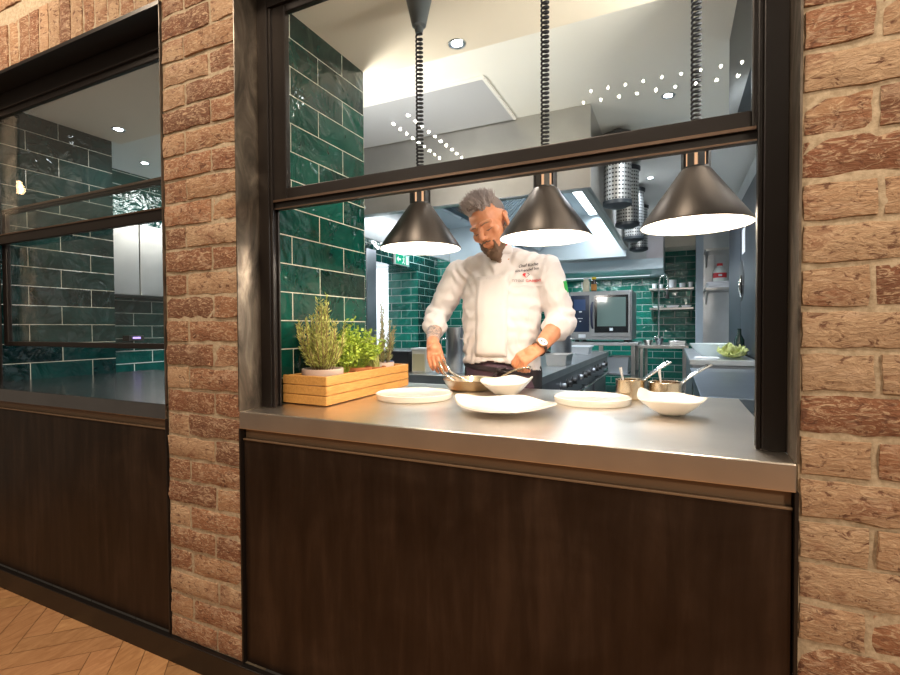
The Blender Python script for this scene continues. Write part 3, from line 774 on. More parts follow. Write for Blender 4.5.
for i, (y, wh) in enumerate(((2.16, 'nearest of the perforated steel air drums beside the extraction hood'), (2.86, 'second nearest perforated steel air drum beside the extraction hood'), (3.50, 'third perforated steel air drum along the extraction hood, counting from the pass'), (4.16, 'farthest perforated steel air drum at the end of the extraction hood'))):
    c = (-.333, y, 1.915); t = thing('vent_drum', wh, 'air diffuser', c, 'perforated air drums')
    d = MB(); d.lathe((0, 0, 0), [(.083, .03), (.083, .425)], 48); o = obj('perforated_wall', d, PERF, None, 60, recalc=False); o.location = c
    bpy.context.view_layer.update(); parent_to(o, t); o.location = c
    d = MB(); d.lathe(c, [(0, -.012), (.05, -.008), (.088, .008), (.090, .03), (.083, .032)], 40); obj('drum_bottom', d, mat('dark_drum_bottom', (.05, .06, .07), .4, .5), t, 40)
    d = MB(); d.lathe(c, [(.083, .42), (.094, .425), (.094, .450), (.06, .465), (.03, .4845), (0, .4845)], 40); obj('drum_cap', d, mat('dark_drum_cap', (.04, .045, .05), .4, .6), t, 40)
# ceiling panel in front of the hood
struct(obj('trim_ceiling_panel', MB().box(-2.4, 1.18, 2.388, -.875, 1.70, 2.399), mat('grey_ceiling_panel', (.42, .43, .46), .5), bevel=.004))
mb = MB(); mb.box(-2.4, 1.165, 2.386, -.865, 1.18, 2.399); mb.box(-.875, 1.18, 2.386, -.86, 1.70, 2.399)
struct(obj('trim_panel_edge', mb, mat('white_edge', (.85, .84, .80), .6)))
# hood over the combi oven
t = thing('oven_hood', 'low stainless hood box above the combi oven at the back', 'hood', (-.95, 6, 1.9))
boxes('fascia', HOODI, [(-1.75, 5.5, 1.875, -.13, 6.7, 2.01)], t); boxes('plenum', STEEL_K, [(-1.6, 5.62, 2.01, -.33, 6.7, 2.399)], t); boxes('duct_casing', brushed('lilac_steel', (.62, .60, .66), .35), [(-.33, 5.52, 2.01, -.13, 6.7, 2.399)], t)

# ------------------------------------------------------------------ combi oven on its stand
t = thing('combi_oven', 'combi steamer oven with a blue-black control panel standing on the back stand', 'oven', (-.84, 5.6, .99))
OX0, OX1, OZ0, OZ1 = -1.225, -.475, .985, 1.60
OVS = brushed('oven_steel', (.38, .40, .42), .38, (40, 40, 3))
boxes('oven_casing', OVS, [(OX0, 5.22, OZ0, OX1, 5.95, OZ1)], t, .006)
cp = boxes('control_panel', BLUEDARK, [(OX0+.01, 5.205, OZ0+.10, -.985, 5.222, OZ1-.05)], t, .002)
WPANEL = mat('white_marking', (.8, .85, .9), .4)
boxes('display', mat('screen_blue', (.05, .09, .2), .1), [(OX0+.05, 5.202, 1.36, -1.03, 5.206, 1.50)], cp, 0)
for q in ((-1.11, 5.202, 1.335, -1.075, 5.206, 1.350), (-1.125, 5.202, 1.255, -1.065, 5.206, 1.260), (-1.105, 5.202, 1.215, -1.085, 5.206, 1.225)): boxes('panel_mark', WPANEL, [q], cp, 0)
boxes('rating_plate', WPANEL, [(-1.12, 5.214, 1.01, -1.03, 5.2215, 1.055)], t, 0)
d = boxes('oven_door', OVS, [(-.970, 5.195, OZ0+.04, -.490, 5.222, OZ1-.02)], t, .004)
dgl = boxes('door_glass', mat('black_oven_glass', (.01, .012, .014), .12), [(-.918, 5.190, OZ0+.09, -.515, 5.196, OZ1-.055)], d, .002)
boxes('viewing_window', mat('smoky_oven_glass', (.14, .20, .185), .08, 0), [(-.885, 5.188, OZ0+.17, -.545, 5.1905, OZ1-.085)], dgl, 0)
boxes('door_badge', WPANEL, [(-.735, 5.188, OZ0+.115, -.695, 5.1905, OZ0+.150)], dgl, 0)
mb = MB(); mb.tube([(-.940, 5.19, 1.13), (-.945, 5.150, 1.17), (-.950, 5.140, 1.29), (-.945, 5.150, 1.42), (-.940, 5.19, 1.46)], [.010, .013, .014, .013, .010], 10)
obj('door_handle', mb, mat('navy_handle', (.012, .02, .06), .4), d, 60)
for x, y in ((OX0+.05, 5.28), (OX1-.10, 5.28), (OX0+.05, 5.85), (OX1-.10, 5.85)): boxes('oven_foot', BLACK, [(x, y, OZ0-.029, x+.05, y+.05, OZ0)], t)
t = thing('oven_stand', 'steel stand with drawers under the combi oven', 'stand', (-.84, 5.55, 0))
boxes('stand_top', STEEL_K, [(-1.27, 5.16, .915, -.40, 5.98, .955)], t)
for x, y in ((-1.24, 5.2), (-.46, 5.2), (-1.24, 5.9), (-.46, 5.9), (-.84, 5.2)): boxes('leg', STEEL, [(x-.025, y, 0, x+.025, y+.05, .915)], t)
boxes('stand_shelf', STEEL_DK, [(-1.24, 5.2, .30, -.44, 5.94, .33), (-1.24, 5.2, .545, -.44, 5.94, .56)], t)
gn_box(-.775, 5.27, -.52, 5.75, .562, .76, 'pale steel food container slid into the stand under the oven', mat('pale_tub', (.55, .60, .64), .4, .3))
def jar(c, r, h, lid_h, bm_, lm, lab, label_m=None, name='food_jar'):
    t = thing(name, lab, 'jar', c, 'jars on the combi oven'); mb = MB(); mb.lathe(c, [(0, 0), (r*.95, 0), (r, .008), (r, h*.78), (r*.72, h*.88), (r*.72, h), (0, h)], 28); b = obj('jar_body', mb, bm_, t, 40)
    obj('jar_lid', MB().lathe(V(c)+V((0, 0, h)), [(0, 0), (r*.82, 0), (r*.82, lid_h), (0, lid_h+.002)], 28), lm, t, 40)
    if label_m: obj('jar_label', MB().lathe(c, [(r+.0006, h*.15), (r+.0006, h*.62)], 28), label_m, b, 60)
CREAMJ = mat('creamy_jar', (.78, .70, .50), .4); YEL = mat('yellow_lid', (.85, .58, .02), .4)
jar((-1.062, 5.45, OZ1+.001), .043, .175, .02, CREAMJ, mat('white_lid', (.85, .85, .85), .4), 'cream coloured jar with a white lid on top of the combi oven')
jar((-.962, 5.45, OZ1+.001), .036, .17, .03, mat('dark_jar', (.035, .02, .012), .25), YEL, 'dark jar with a yellow lid on top of the combi oven', mat('orange_label', (.55, .22, .04), .5))

# ------------------------------------------------------------------ right side of the kitchen
t = thing('prep_counter', 'low blue-grey steel fridge counter running away behind the right end of the pass', 'counter', (.27, 1.6, 0))
boxes('worktop', brushed('blue_steel_top', (.15, .19, .24), .36, (2, 60, 2)), [(.088, .905, CT-.05, .553, 2.28, CT)], t); boxes('cabinet', STEEL_DK, [(.11, .92, .10, .550, 2.27, CT-.05)], t)
boxes('cabinet_handle', CHROME, [(.095, 1.0, CT-.12, .108, 1.5, CT-.105), (.095, 1.65, CT-.12, .108, 2.15, CT-.105)], t); boxes('plinth', BLACK, [(.15, .95, 0, .55, 2.25, .10)], t)
t = thing('salad_counter', 'white edged worktop holding the glass bowl and lettuce at right', 'counter', (.27, 3.2, 0))
boxes('worktop', brushed('pale_steel_top', (.62, .66, .70), .3), [(.085, 2.30, .905, .455, 4.0, .94)], t); boxes('cabinet', STEEL_DK, [(.10, 2.31, .10, .452, 3.98, .905)], t); boxes('plinth', BLACK, [(.15, 2.34, 0, .45, 3.95, .10)], t)
mb = MB(); c = (.225, 2.66, .941); mb.lathe(c, [(0, 0), (.055, .001), (.060, .006), (.105, .045), (.132, .088), (.137, .090), (.129, .088), (.10, .05), (.055, .010), (0, .007)], 44)
tag(obj('salad_bowl', mb, mat('clear_bowl', (.72, .80, .80), .12, 0, Alpha=.6), smooth=50), 'clear bowl on the white edged worktop beside the lettuce', 'bowl')
LET = leafmat('lettuce_leaf', (.45, .55, .16), (.72, .74, .34))
def lettuce(c, r, lab, s):
    random.seed(s); mb = MB()
    for k in range(26):
        a = random.uniform(0, 2*pi); tilt = random.uniform(.1, 1.25); L = r*random.uniform(.7, 1.1); m = M.Translation(V(c)+V((0, 0, .012))) @ M.Rotation(a, 4, 'Z') @ M.Rotation(tilt, 4, 'Y')
        N = 6; rows = []
        for i in range(N+1):
            u = i/N; row = []
            for j in range(7):
                w = (j/6-.5)*2; wd = r*.55*sin(pi*min(.97, u*.8+.12))
                row.append(mb.v(m @ V((.012*sin(w*5+k)*u + .10*r*w*w, w*wd, max(0, u*L)+.012*sin(w*7+k*2)*u))))
            rows.append(row)
        for i in range(N):
            for j in range(6): mb.face([rows[i][j], rows[i][j+1], rows[i+1][j+1], rows[i+1][j]])
    for v_ in mb.bm.verts: v_.co.z = max(v_.co.z, .942)
    o = tag(obj('lettuce', mb, LET, smooth=70, recalc=False), lab, 'lettuce', 'lettuces on the right worktop')
    sm = o.modifiers.new('thickness', 'SOLIDIFY'); sm.thickness = .0012
lettuce((.325, 2.48, .942), .080, 'pale green lettuce head touching the clear bowl', 3); lettuce((.378, 2.64, .942), .066, 'pale green lettuce head against the grey fridge door, right of the other lettuce', 5); random.seed(21)
mb = MB(); mb.lathe((.415, 2.86, .941), [(0, 0), (.030, 0), (.032, .006), (.032, .11), (.013, .15), (.012, .19), (0, .19)], 24); tag(obj('sauce_bottle', mb, mat('dark_green_bottle', (.01, .03, .025), .15), smooth=40), 'dark bottle standing behind the lettuce by the fridge', 'bottle')
tag(obj('folded_cloth', MB().box(.12, 2.40, .941, .26, 2.50, .950), mat('white_cloth', (.82, .84, .88), .8), bevel=.003), 'white folded cloth lying in front of the clear bowl', 'cloth')
# tall fridges with recessed oval handles
FR = mat('blue_grey_fridge', (.038, .046, .060), .42, .3)
t = thing('upright_fridge', 'tall blue-grey fridge door with an oval handle at the right edge of the opening', 'fridge', (.5, 3.3, 0))
boxes('cabinet', FR, [(.475, 2.30, 0, .557, 4.05, 2.25)], t); boxes('top_grille', STEEL_K, [(.465, 2.32, 2.12, .475, 4.03, 2.24)], t)
for y0 in (2.32, 3.19):
    d = boxes('fridge_door', FR, [(.455, y0+.005, .955, .475, y0+.86, 2.10)], t)
    y = y0+.77 if y0 < 3 else y0+.10
    if y0 < 3: continue
    mb = MB(); mb.ball((.455, 3.12, 1.49), (.014, .15, .155), 18); hr = obj('handle_recess', mb, BLACK, d, 60)
    mb = MB(); mb.tube([(.446, 3.06, 1.37), (.436, 3.04, 1.40), (.434, 3.03, 1.46), (.440, 3.03, 1.52)], [.010, .014, .012, .006], 10); obj('handle_grip', mb, CHROME, hr, 60)
for y in (2.5, 2.9, 3.3, 3.7): pass
tag(obj('paper_notice', MB().box(.4515, 2.92, 1.68, .4545, 3.08, 1.86), mat('white_paper', (.82, .84, .88), .7)), 'narrow white paper notice stuck on the blue-grey fridge door', 'paper')
struct(obj('trim_post', MB().box(.25, 6.0, 0, .335, 6.1, 2.4), mat('pale_blue_post', (.42, .50, .58), .45), bevel=.003))
struct(obj('wall_steel_lining', MB().box(.335, 6.02, 0, .9, 6.06, 2.4), STEEL_K))
def shelf(name, x0, x1, y0, y1, z, lab, th=.03):
    t = thing(name, lab, 'shelf', ((x0+x1)/2, y1, z), 'shelves in the recess' if name == 'recess_shelf' else 'back wall shelves'); boxes('board', STEEL, [(x0, y0, z-th, x1, y1, z)], t)
    for x in (x0+.02, x1-.04):
        mb = MB(); a = [mb.v(p) for p in ((x, y1, z-th), (x, y0+.03, z-th), (x, y1, z-th-.16), (x+.018, y1, z-th), (x+.018, y0+.03, z-th), (x+.018, y1, z-th-.16))]
        for q in ((0, 1, 2), (5, 4, 3), (0, 3, 4, 1), (1, 4, 5, 2), (2, 5, 3, 0)): mb.face([a[i] for i in q])
        obj('bracket', mb, STEEL, t)
shelf('wall_shelf', -.33, .245, 6.45, 6.79, 1.70, 'upper steel wall shelf with cups against the dark green back tiles')
shelf('wall_shelf', -.33, .245, 6.45, 6.79, 1.42, 'lower steel wall shelf with trays against the dark green back tiles')
WH = mat('white_crockery', (.82, .85, .88), .3)
for i, (x, r, h, lab) in enumerate(((-.27, .035, .075, 'small white cup at the left end of the upper back shelf'), (-.18, .03, .06, 'smaller white cup second from left on the upper back shelf'), (-.03, .055, .12, 'tall white tub in the middle of the upper back shelf'), (.10, .045, .07, 'short white tub on the right half of the upper back shelf'), (.205, .03, .08, 'narrow white cup at the right end of the upper back shelf'))):
    mb = MB(); mb.lathe((x, 6.6, 1.701), [(0, 0), (r*.85, 0), (r, h), (r-.003, h), (r*.8, .006), (0, .006)], 24); tag(obj('cup', mb, WH, smooth=40), lab, 'cup', 'cups on the back shelf')
for i, (x, w, lab) in enumerate(((-.22, .07, 'shallow white tray at the left end of the lower back shelf'), (-.03, .08, 'shallow white tray in the middle of the lower back shelf'), (.15, .06, 'shallow white tray at the right end of the lower back shelf'))):
    gn_box(x-w, 6.5, x+w, 6.7, 1.421, 1.445, lab, WH, .006, 'tray', 'tray')
t = thing('rinse_tap', 'tall steel rinse spray tap against the dark green back tiles', 'tap', (-.30, 6.1, .93))
mb = MB(); mb.tube([(-.20, 6.10, .932), (-.20, 6.10, 1.74), (-.17, 6.05, 1.83), (-.10, 5.95, 1.84), (-.08, 5.92, 1.76), (-.09, 5.92, 1.62)], .011, 8); obj('riser_pipe', mb, CHROME, t, 60)
mb = MB(); mb.lathe((-.09, 5.92, 1.52), [(0, 0), (.025, 0), (.028, .02), (.014, .05), (.014, .11), (0, .11)], 16); obj('spray_head', mb, BLACK, t, 40)
mb = MB(); mb.tube([(-.20, 6.1, 1.0), (-.20, 5.92, 1.02), (-.20, 5.88, 1.0)], .010, 8); mb.ball((-.24, 6.1, 1.0), .018, 8); mb.ball((-.16, 6.1, 1.0), .018, 8); obj('spout', mb, CHROME, t, 60)
t = thing('sink_table', 'open steel sink table with dishes standing before the back tiles', 'table', (-.12, 5.6, 0))
boxes('table_top', STEEL, [(-.40, 5.2, .885, .15, 6.3, .925)], t)
for x, y in ((-.385, 5.22), (.10, 5.22), (-.385, 6.22), (.10, 6.22)): boxes('leg', STEEL, [(x, y, 0, x+.04, y+.04, .885)], t)
boxes('lower_shelf', STEEL, [(-.38, 5.22, .25, .14, 6.26, .275)], t)
for i, (x, y, r, h, lab) in enumerate(((-.30, 5.36, .06, .055, 'small steel bowl at the left end of the sink table'), (-.17, 5.34, .055, .075, 'dark bowl beside the small steel bowl on the sink table'))):
    mb = MB(); mb.lathe((x, y, .926), [(0, 0), (r*.5, 0), (r, h), (r-.003, h), (r*.45, .006), (0, .006)], 24); tag(obj('mixing_bowl', mb, STEEL if i == 0 else STEEL_DK, smooth=40), lab, 'bowl')
gn_box(-.06, 5.28, .12, 5.6, .926, .965, 'shallow steel tray on the right of the sink table', STEEL, .008, 'tray', 'tray')
shelf('recess_shelf', .34, .89, 5.6, 6.015, 1.62, 'lower steel shelf with papers in the steel recess beside the fridge'); shelf('recess_shelf', .34, .89, 5.6, 6.015, 2.10, 'empty upper steel shelf in the steel recess beside the fridge')
for i in range(4):
    m = M.Translation((.50, 5.76, 1.6225+i*.020)) @ M.Rotation(R((-4, 6, 2, -7)[i]), 4, 'Z')
    tag(obj('paper_stack', MB().box(-.135, -.10, 0, .135, .10, .018, m), mat('paper_white_%d' % i, (.80, .80, .84), .7), bevel=.002), ('bottom', 'second lowest', 'second highest', 'topmost')[i]+' of the white paper packs stacked on the recess shelf', 'paper', 'paper packs on the recess shelf')
c = V((.505, 5.76, 1.7015)); t = thing('plastic_bottle', 'white bottle with red cap and red band on the papers beside the fridge', 'bottle', c)
mb = MB(); mb.lathe(c, [(0, 0), (.070, 0), (.075, .01), (.075, .12), (.045, .17), (.028, .18), (.028, .195), (0, .195)], 32); obj('bottle_body', mb, mat('milky_bottle', (.78, .82, .80), .3), t, 40)
obj('red_label', MB().lathe(c, [(.0762, .045), (.0762, .105)], 32), mat('red_label', (.62, .02, .03), .4), t, 60)
boxes('label_mark', WPANEL, [(.485, 5.6815, 1.765, .525, 5.685, 1.788)], t, 0)
obj('cap', MB().lathe(c+V((0, 0, .195)), [(0, 0), (.033, 0), (.033, .03), (0, .032)], 24), mat('red_cap', (.6, .02, .025), .4), t, 40)

# ------------------------------------------------------------------ left side seen through the left window, and the exit sign
t = thing('wall_cupboard', 'stainless wall cupboard with two doors seen through the left window', 'cupboard', (-3.77, 1.35, 1.39))
boxes('cupboard_body', STEEL_DK, [(-3.949, .80, 1.40, -3.625, 1.95, 1.93)], t); 
for y0 in (.80, 1.19, 1.58): boxes('cupboard_door', STEEL, [(-3.624, y0+.003, 1.402, -3.604, y0+.385 if y0 < 1.5 else 1.948, 1.928)], t)
t = thing('card_terminal', 'small black device with a violet screen on the left window counter', 'device', (-3.50, 1.0, .92))
boxes('left_shelf_body', BLACK, [(-3.93, 1.25, 1.06, -3.85, 1.37, 1.10)], t); boxes('screen', emit('violet_screen', (.5, .35, 1), 2.2), [(-3.85, 1.28, 1.075, -3.847, 1.34, 1.09)], t, 0)
t['label'] = 'small black device with a lit violet screen on the dark tiles below the cupboard'
t = thing('exit_sign', 'green and white emergency exit sign on the tiles above the doorway', 'sign', (-3.04, 4.02, 1.98))
boxes('housing', mat('sign_housing', (.7, .75, .75), .4), [(-3.049, 3.86, 1.915, -3.022, 4.19, 2.045)], t)
SG = emit('sign_green', (.02, .55, .33), 1.0); SW = emit('sign_white', (.75, .95, .9), 1.3)
boxes('sign_face', SG, [(-3.022, 3.87, 1.922, -3.019, 4.18, 2.038)], t, 0)
mb = MB()                                              # arrow and running figure
def yz(pts):
    a = [mb.v((-3.0185, y, z)) for y, z in pts]; b = [mb.v((-3.0165, y, z)) for y, z in pts]
    mb.cap(a, True); mb.cap(b); mb.bridge(a, b)
yz([(3.885, 1.98), (3.925, 2.015), (3.925, 1.992), (3.975, 1.992), (3.975, 1.968), (3.925, 1.968), (3.925, 1.945)])
yz([(4.10, 1.93), (4.165, 1.93), (4.165, 2.03), (4.10, 2.03)])
yz([(4.045, 2.005), (4.065, 2.01), (4.055, 1.965), (4.035, 1.96)]); yz([(4.035, 1.965), (4.05, 1.965), (4.075, 1.935), (4.06, 1.93)]); yz([(4.035, 1.965), (4.045, 1.96), (4.015, 1.932), (4.005, 1.94)]); yz([(4.045, 2.005), (4.035, 1.998), (4.01, 1.985), (4.012, 1.993)])
mb.ball((-3.0175, 4.05, 2.022), (.001, .009, .009), 8)
obj('sign_figure', mb, SW, t)

# ------------------------------------------------------------------ the chef
def organic(name, mb, voxel, m, parent, smooth=4, fac=.5, post=None):
    me = bpy.data.meshes.new('tmp'); mb.bm.to_mesh(me); mb.bm.free()
    o = bpy.data.objects.new('tmp', me); C.objects.link(o)
    r = o.modifiers.new('r', 'REMESH'); r.mode = 'VOXEL'; r.voxel_size = voxel; r.use_smooth_shade = True
    if smooth: k = o.modifiers.new('s', 'SMOOTH'); k.iterations = smooth; k.factor = fac
    dg = bpy.context.evaluated_depsgraph_get(); dg.update()
    me2 = bpy.data.meshes.new_from_object(o.evaluated_get(dg)); bpy.data.objects.remove(o); bpy.data.meshes.remove(me)
    me2.name = name
    if post: post(me2)
    me2.materials.clear()
    for q in (m if isinstance(m, list) else [m]): me2.materials.append(q)
    for p in me2.polygons: p.use_smooth = True
    o = bpy.data.objects.new(name, me2); C.objects.link(o)
    if parent: parent_to(o, parent)
    return o
def skin_mat():
    m = mat('skin', (.62, .33, .22), .5, 0, Subsurface_Weight=.12, Subsurface_Scale=.02); n = NT(m)
    m.node_tree.nodes['Principled BSDF'].inputs['Subsurface Radius'].default_value = (1, .35, .2)
    f = n.noise(n.coord(), 30, 4); n.l(n.ramp(f, [(.3, (.50, .195, .095)), (.7, (.60, .265, .140))]), n.b.inputs['Base Color']); return m
SKIN = skin_mat()
TATTOO = mat('tattooed_skin', (.3, .26, .24), .5); _n = NT(TATTOO)
_n.l(_n.ramp(_n.noise(_n.coord(), 55, 4, .6, 1), [(.40, (.16, .14, .14)), (.58, (.48, .33, .26))]), _n.b.inputs['Base Color'])
CLOTH = mat('white_chef_cotton', (.66, .61, .605), .85); _n = NT(CLOTH)
_n.bump(_n.noise(_n.coord('Object', (260, 260, 260)), 1, 2), .08, .001)
APRON = mat('dark_plum_apron', (.085, .045, .068), .8)
HAIR = mat('grey_brown_hair', (.14, .105, .092), .6); BEARD = mat('brown_beard', (.125, .072, .045), .75)

PX, PY = -.735, 1.06
person = thing('person', 'chef in white jacket and dark apron looking down at a frying pan', 'person', (PX, PY, 0))
shR, elR, wrR = V((-.945, 1.05, 1.405)), V((-1.066, 1.035, 1.205)), V((-.985, .835, 1.078)); cuR = elR.lerp(wrR, .42)
shL, elL, wrL = V((-.525, 1.06, 1.405)), V((-.455, 1.065, 1.180)), V((-.502, .838, 1.062)); cuL = elL.lerp(wrL, .30)
HM = M.Translation((-.757, .955, 1.612)) @ M.Rotation(R(-12), 4, 'Z') @ M.Rotation(R(-15), 4, 'Y') @ M.Rotation(R(27), 4, 'X') @ M.Scale(1.06, 4)
H = lambda x, y, z: HM @ V((x, y, z))
HR = HM.to_3x3().to_4x4()
b = MB()
# skull, jaw, features (local: face towards -y, z up)
b.ball(H(0, .018, .035), (.074, .094, .082), 16, HR); b.ball(H(0, -.030, -.015), (.062, .060, .080), 14, HR); b.ball(H(0, -.058, -.088), (.028, .026, .024), 10, HR)
for s in (-1, 1):
    b.cone2(H(s*.052, .0, -.055), H(s*.022, -.060, -.088), .024, .020)
    b.ball(H(s*.042, -.058, -.024), (.022, .020, .024), 8, HR)                      # cheekbone
    b.cone2(H(s*.012, -.086, .020), H(s*.048, -.070, .018), .010, .010)              # brow ridge
    b.ball(H(s*.031, -.070, .000), (.0165, .0125, .0105), 8, HR)                     # lowered eyelid
    b.ball(H(s*.0105, -.100, -.034), (.009, .010, .008), 8, HR)                      # nostril
    b.ball(H(s*.077, .012, -.006), (.009, .019, .031), 10, HR @ M.Rotation(R(s*14), 4, 'Z')); b.ball(H(s*.081, .018, .012), (.008, .014, .014), 8, HR); b.ball(H(s*.077, .004, -.034), (.007, .009, .010), 8, HR)
b.cone2(H(0, -.086, .012), H(0, -.112, -.028), .0085, .0120); b.ball(H(0, -.108, -.030), (.012, .013, .010), 8, HR)
b.cone2(H(-.018, -.083, -.057), H(.018, -.083, -.057), .0075, .0075); b.cone2(H(-.015, -.083, -.068), H(.015, -.083, -.068), .0078, .0078)
b.ball(H(0, -.070, -.060), (.034, .022, .022), 10, HR)
b.cone2(H(0, .025, -.06), V((-.735, 1.055, 1.42)), .056, .066)                       # neck
# trunk and legs under the clothes
b.cone2((-.735, 1.06, 1.42), (-.735, 1.065, 1.05), .10, .10); b.cone2((-.735, 1.06, 1.40), shR, .06, .05); b.cone2((-.735, 1.06, 1.40), shL, .06, .05)
for s in (-1, 1): b.cone2((-.735+s*.09, 1.07, 1.0), (-.735+s*.10, 1.07, .52), .085, .055); b.cone2((-.735+s*.10, 1.07, .52), (-.735+s*.105, 1.085, .10), .050, .035)
b.cone2((-.735, 1.065, 1.05), (-.735, 1.07, .98), .11, .12)
for sh, el, wr in ((shR, elR, wrR), (shL, elL, wrL)):
    b.cone2(sh, el, .050, .040); b.cone2(el, el.lerp(wr, .35), .041, .043); b.cone2(el.lerp(wr, .35), wr, .043, .0275)
def hand(b, W, d, back, th, curls, spread=.0, thumbdir=None):
    d = V(d).normalized(); bk = (V(back)-d*V(back).dot(d)).normalized(); t = d.cross(bk)
    if t.dot(V(th)) < 0: t = -t
    for o, r in ((.024, .0155), (.008, .0155), (-.008, .015), (-.023, .014)):
        b.cone2(W+t*o*.55, W+d*.082+t*o*1.05, r+.002, r-.002)
    b.ball(W+d*.04, .026, 8)
    tips = []
    for (o, segs, r), cu in zip(((.027, (.043, .026, .021), .0092), (.0088, (.047, .029, .022), .0095), (-.0095, (.043, .027, .021), .009), (-.0265, (.034, .021, .018), .008)), curls):
        p = W+d*.084+t*o*1.06; dd = (d+t*o*spread).normalized(); ang = 0
        for L, ca in zip(segs, cu):
            ang += ca; q = p + (dd*cos(R(ang)) - bk*sin(R(ang)))*L
            b.cone2(p, q, r, r*.93, 10); r *= .93; p = q
        tips.append((p, (dd*cos(R(ang)) - bk*sin(R(ang))), dd*sin(R(ang)) + bk*cos(R(ang))))
    p = W+d*.022+t*.022; td = (V(thumbdir) if thumbdir else d*.75+t*.55-bk*.45).normalized()
    q = p+td*.044; b.cone2(p, q, .0145, .0115, 10); td2 = (td+d*.35-bk*.25).normalized(); r_ = q+td2*.032; b.cone2(q, r_, .0112, .010, 10); td3 = (td2+d*.3-bk*.2).normalized(); b.cone2(r_, r_+td3*.024, .010, .0082, 10)
    return bk, t, tips
bkR, tR, tipsR = hand(b, wrR, (.42, -.62, -.60), (-.05, -.62, .80), (.8, .5, .1), ((28, 45, 30), (30, 48, 32), (36, 50, 34), (42, 52, 34)), .5, (.45, -.25, -.75))
bkL, tL, tipsL = hand(b, wrL, (-.66, -.52, -.48), (.05, -.72, .62), (-.62, .75, .1), ((46, 55, 35), (52, 58, 38), (56, 60, 38), (58, 60, 38)), .3, (-.80, .10, -.50))
def paint_body(me):
    a, c = cuR, wrR
    me.materials.append(SKIN)
    for p in me.polygons:
        q = p.center; f = (q-a).dot(c-a)/(c-a).length_squared
        if -.6 < f < .82 and (q-(a+(c-a)*f)).length < .06: p.material_index = 1
body_idx = {}
def post_body(me):
    a, c = cuR, wrR; body_idx['s'] = [i for i, p in enumerate(me.polygons) if -.6 < ((p.center-a).dot(c-a)/(c-a).length_squared) < .86 and (p.center-(a+(c-a)*((p.center-a).dot(c-a)/(c-a).length_squared))).length < .06]
body = organic('body', b, .0034, [SKIN, TATTOO], person, 3, .5, post_body)
for i in body_idx['s']: body.data.polygons[i].material_index = 1
# finger nails, eyebrows, lashes
NAIL = mat('fingernail', (.74, .46, .38), .3)
for tips in (tipsR, tipsL):
    for p, d, u in tips:
        m = M((d, u, d.cross(u))).transposed().to_4x4()
        obj('fingernail', MB().ball(p+u*.0062+d*.001, (.0058, .0022, .0046), 6, m), NAIL, person, 60)
BROW = mat('brow_hair', (.20, .11, .065), .8)
for s in (-1, 1):
    mb = MB(); mb.tube([H(s*.013, -.094, .017), H(s*.030, -.091, .021), H(s*.050, -.076, .016)], [.0022, .0030, .0014], 8); obj('eyebrow', mb, BROW, person, 60)
    mb = MB(); mb.tube([H(s*.016, -.083, -.008), H(s*.031, -.088, -.0115), H(s*.046, -.078, -.008)], [.0013, .0022, .0013], 6); obj('eyelash', mb, HAIR, person, 60)
mb = MB(); mb.tube([H(-.022, -.0865, -.0625), H(0, -.0915, -.0615), H(.022, -.0865, -.0625)], [.001, .0018, .001], 6); obj('mouth_line', mb, mat('lip', (.36, .13, .10), .5), person, 60)
# hair: close cap at the sides plus a swept-up quiff of strands
b = MB(); b.ball(H(0, .024, .045), (.0745, .0935, .079), 20, HR); b.ball(H(0, .058, .0), (.062, .062, .070), 14, HR); b.ball(H(0, -.010, .092), (.054, .070, .034), 14, HR)
def cut_hair(me):
    bm = bmesh.new(); bm.from_mesh(me); inv = HM.inverted()
    kill = [v for v in bm.verts if (lambda q: q.y < -.040+.35*max(0, .07-q.z) and q.z < .086 or q.z < -.045 or (abs(q.x) > .058 and q.y < -.018 and q.z < .075))(inv @ v.co)]
    bmesh.ops.delete(bm, geom=kill, context='VERTS'); bm.to_mesh(me); bm.free()
cap = organic('hair', b, .0045, HAIR, person, 3, .5, cut_hair)
random.seed(11); mb = MB(); R3 = HM.to_3x3()
for i in range(1500):
    x = random.uniform(-.062, .062); y = random.uniform(-.062, .085)
    e = 1-(x/.074)**2-((y-.018)/.094)**2
    if e < .10 or (x/.062)**2+((y-.010)/.080)**2 > 1: continue
    base = H(x, y, .035+.082*math.sqrt(e)-.003); front = max(0, min(1, (-y+.03)/.09))
    L = random.uniform(.022, .042)+.026*front*random.uniform(.5, 1.2)
    d = (R3 @ V((x*5-.15+random.uniform(-.3, .3), -.10-.45*front+random.uniform(-.3, .3), 1))).normalized()
    mid = base+d*L*.6; tip = mid+(d+R3 @ V((random.uniform(-.5, .4), .25+random.uniform(-.4, .4), .2))).normalized()*L*.5
    mb.tube([base, mid, tip], [.0021, .0018, .0005], 4)
obj('hair_strands', mb, mat('grey_tipped_hair', (.27, .225, .215), .5), cap, 70)
# beard
b = MB()
for s in (-1, 1):
    b.cone2(H(s*.066, -.006, -.040), H(s*.050, -.034, -.080), .013, .019); b.cone2(H(s*.050, -.034, -.080), H(s*.018, -.066, -.104), .019, .021)
    b.cone2(H(s*.029, -.080, -.066), H(s*.020, -.078, -.095), .005, .013); b.cone2(H(s*.004, -.0935, -.0495), H(s*.027, -.080, -.058), .0040, .0050)
b.ball(H(0, -.068, -.116), (.030, .026, .028), 12, HR); b.cone2(H(0, -.068, -.118), H(0, -.062, -.150), .022, .011); b.cone2(H(-.012, -.086, -.090), H(.012, -.086, -.090), .0065, .0065)
def fuzz(me):
    for v in me.vertices: v.co += v.normal*(noise.noise(v.co*260)*.0026+noise.noise(v.co*90)*.0025)
bd = organic('beard', b, .0035, BEARD, person, 2, .5, fuzz)

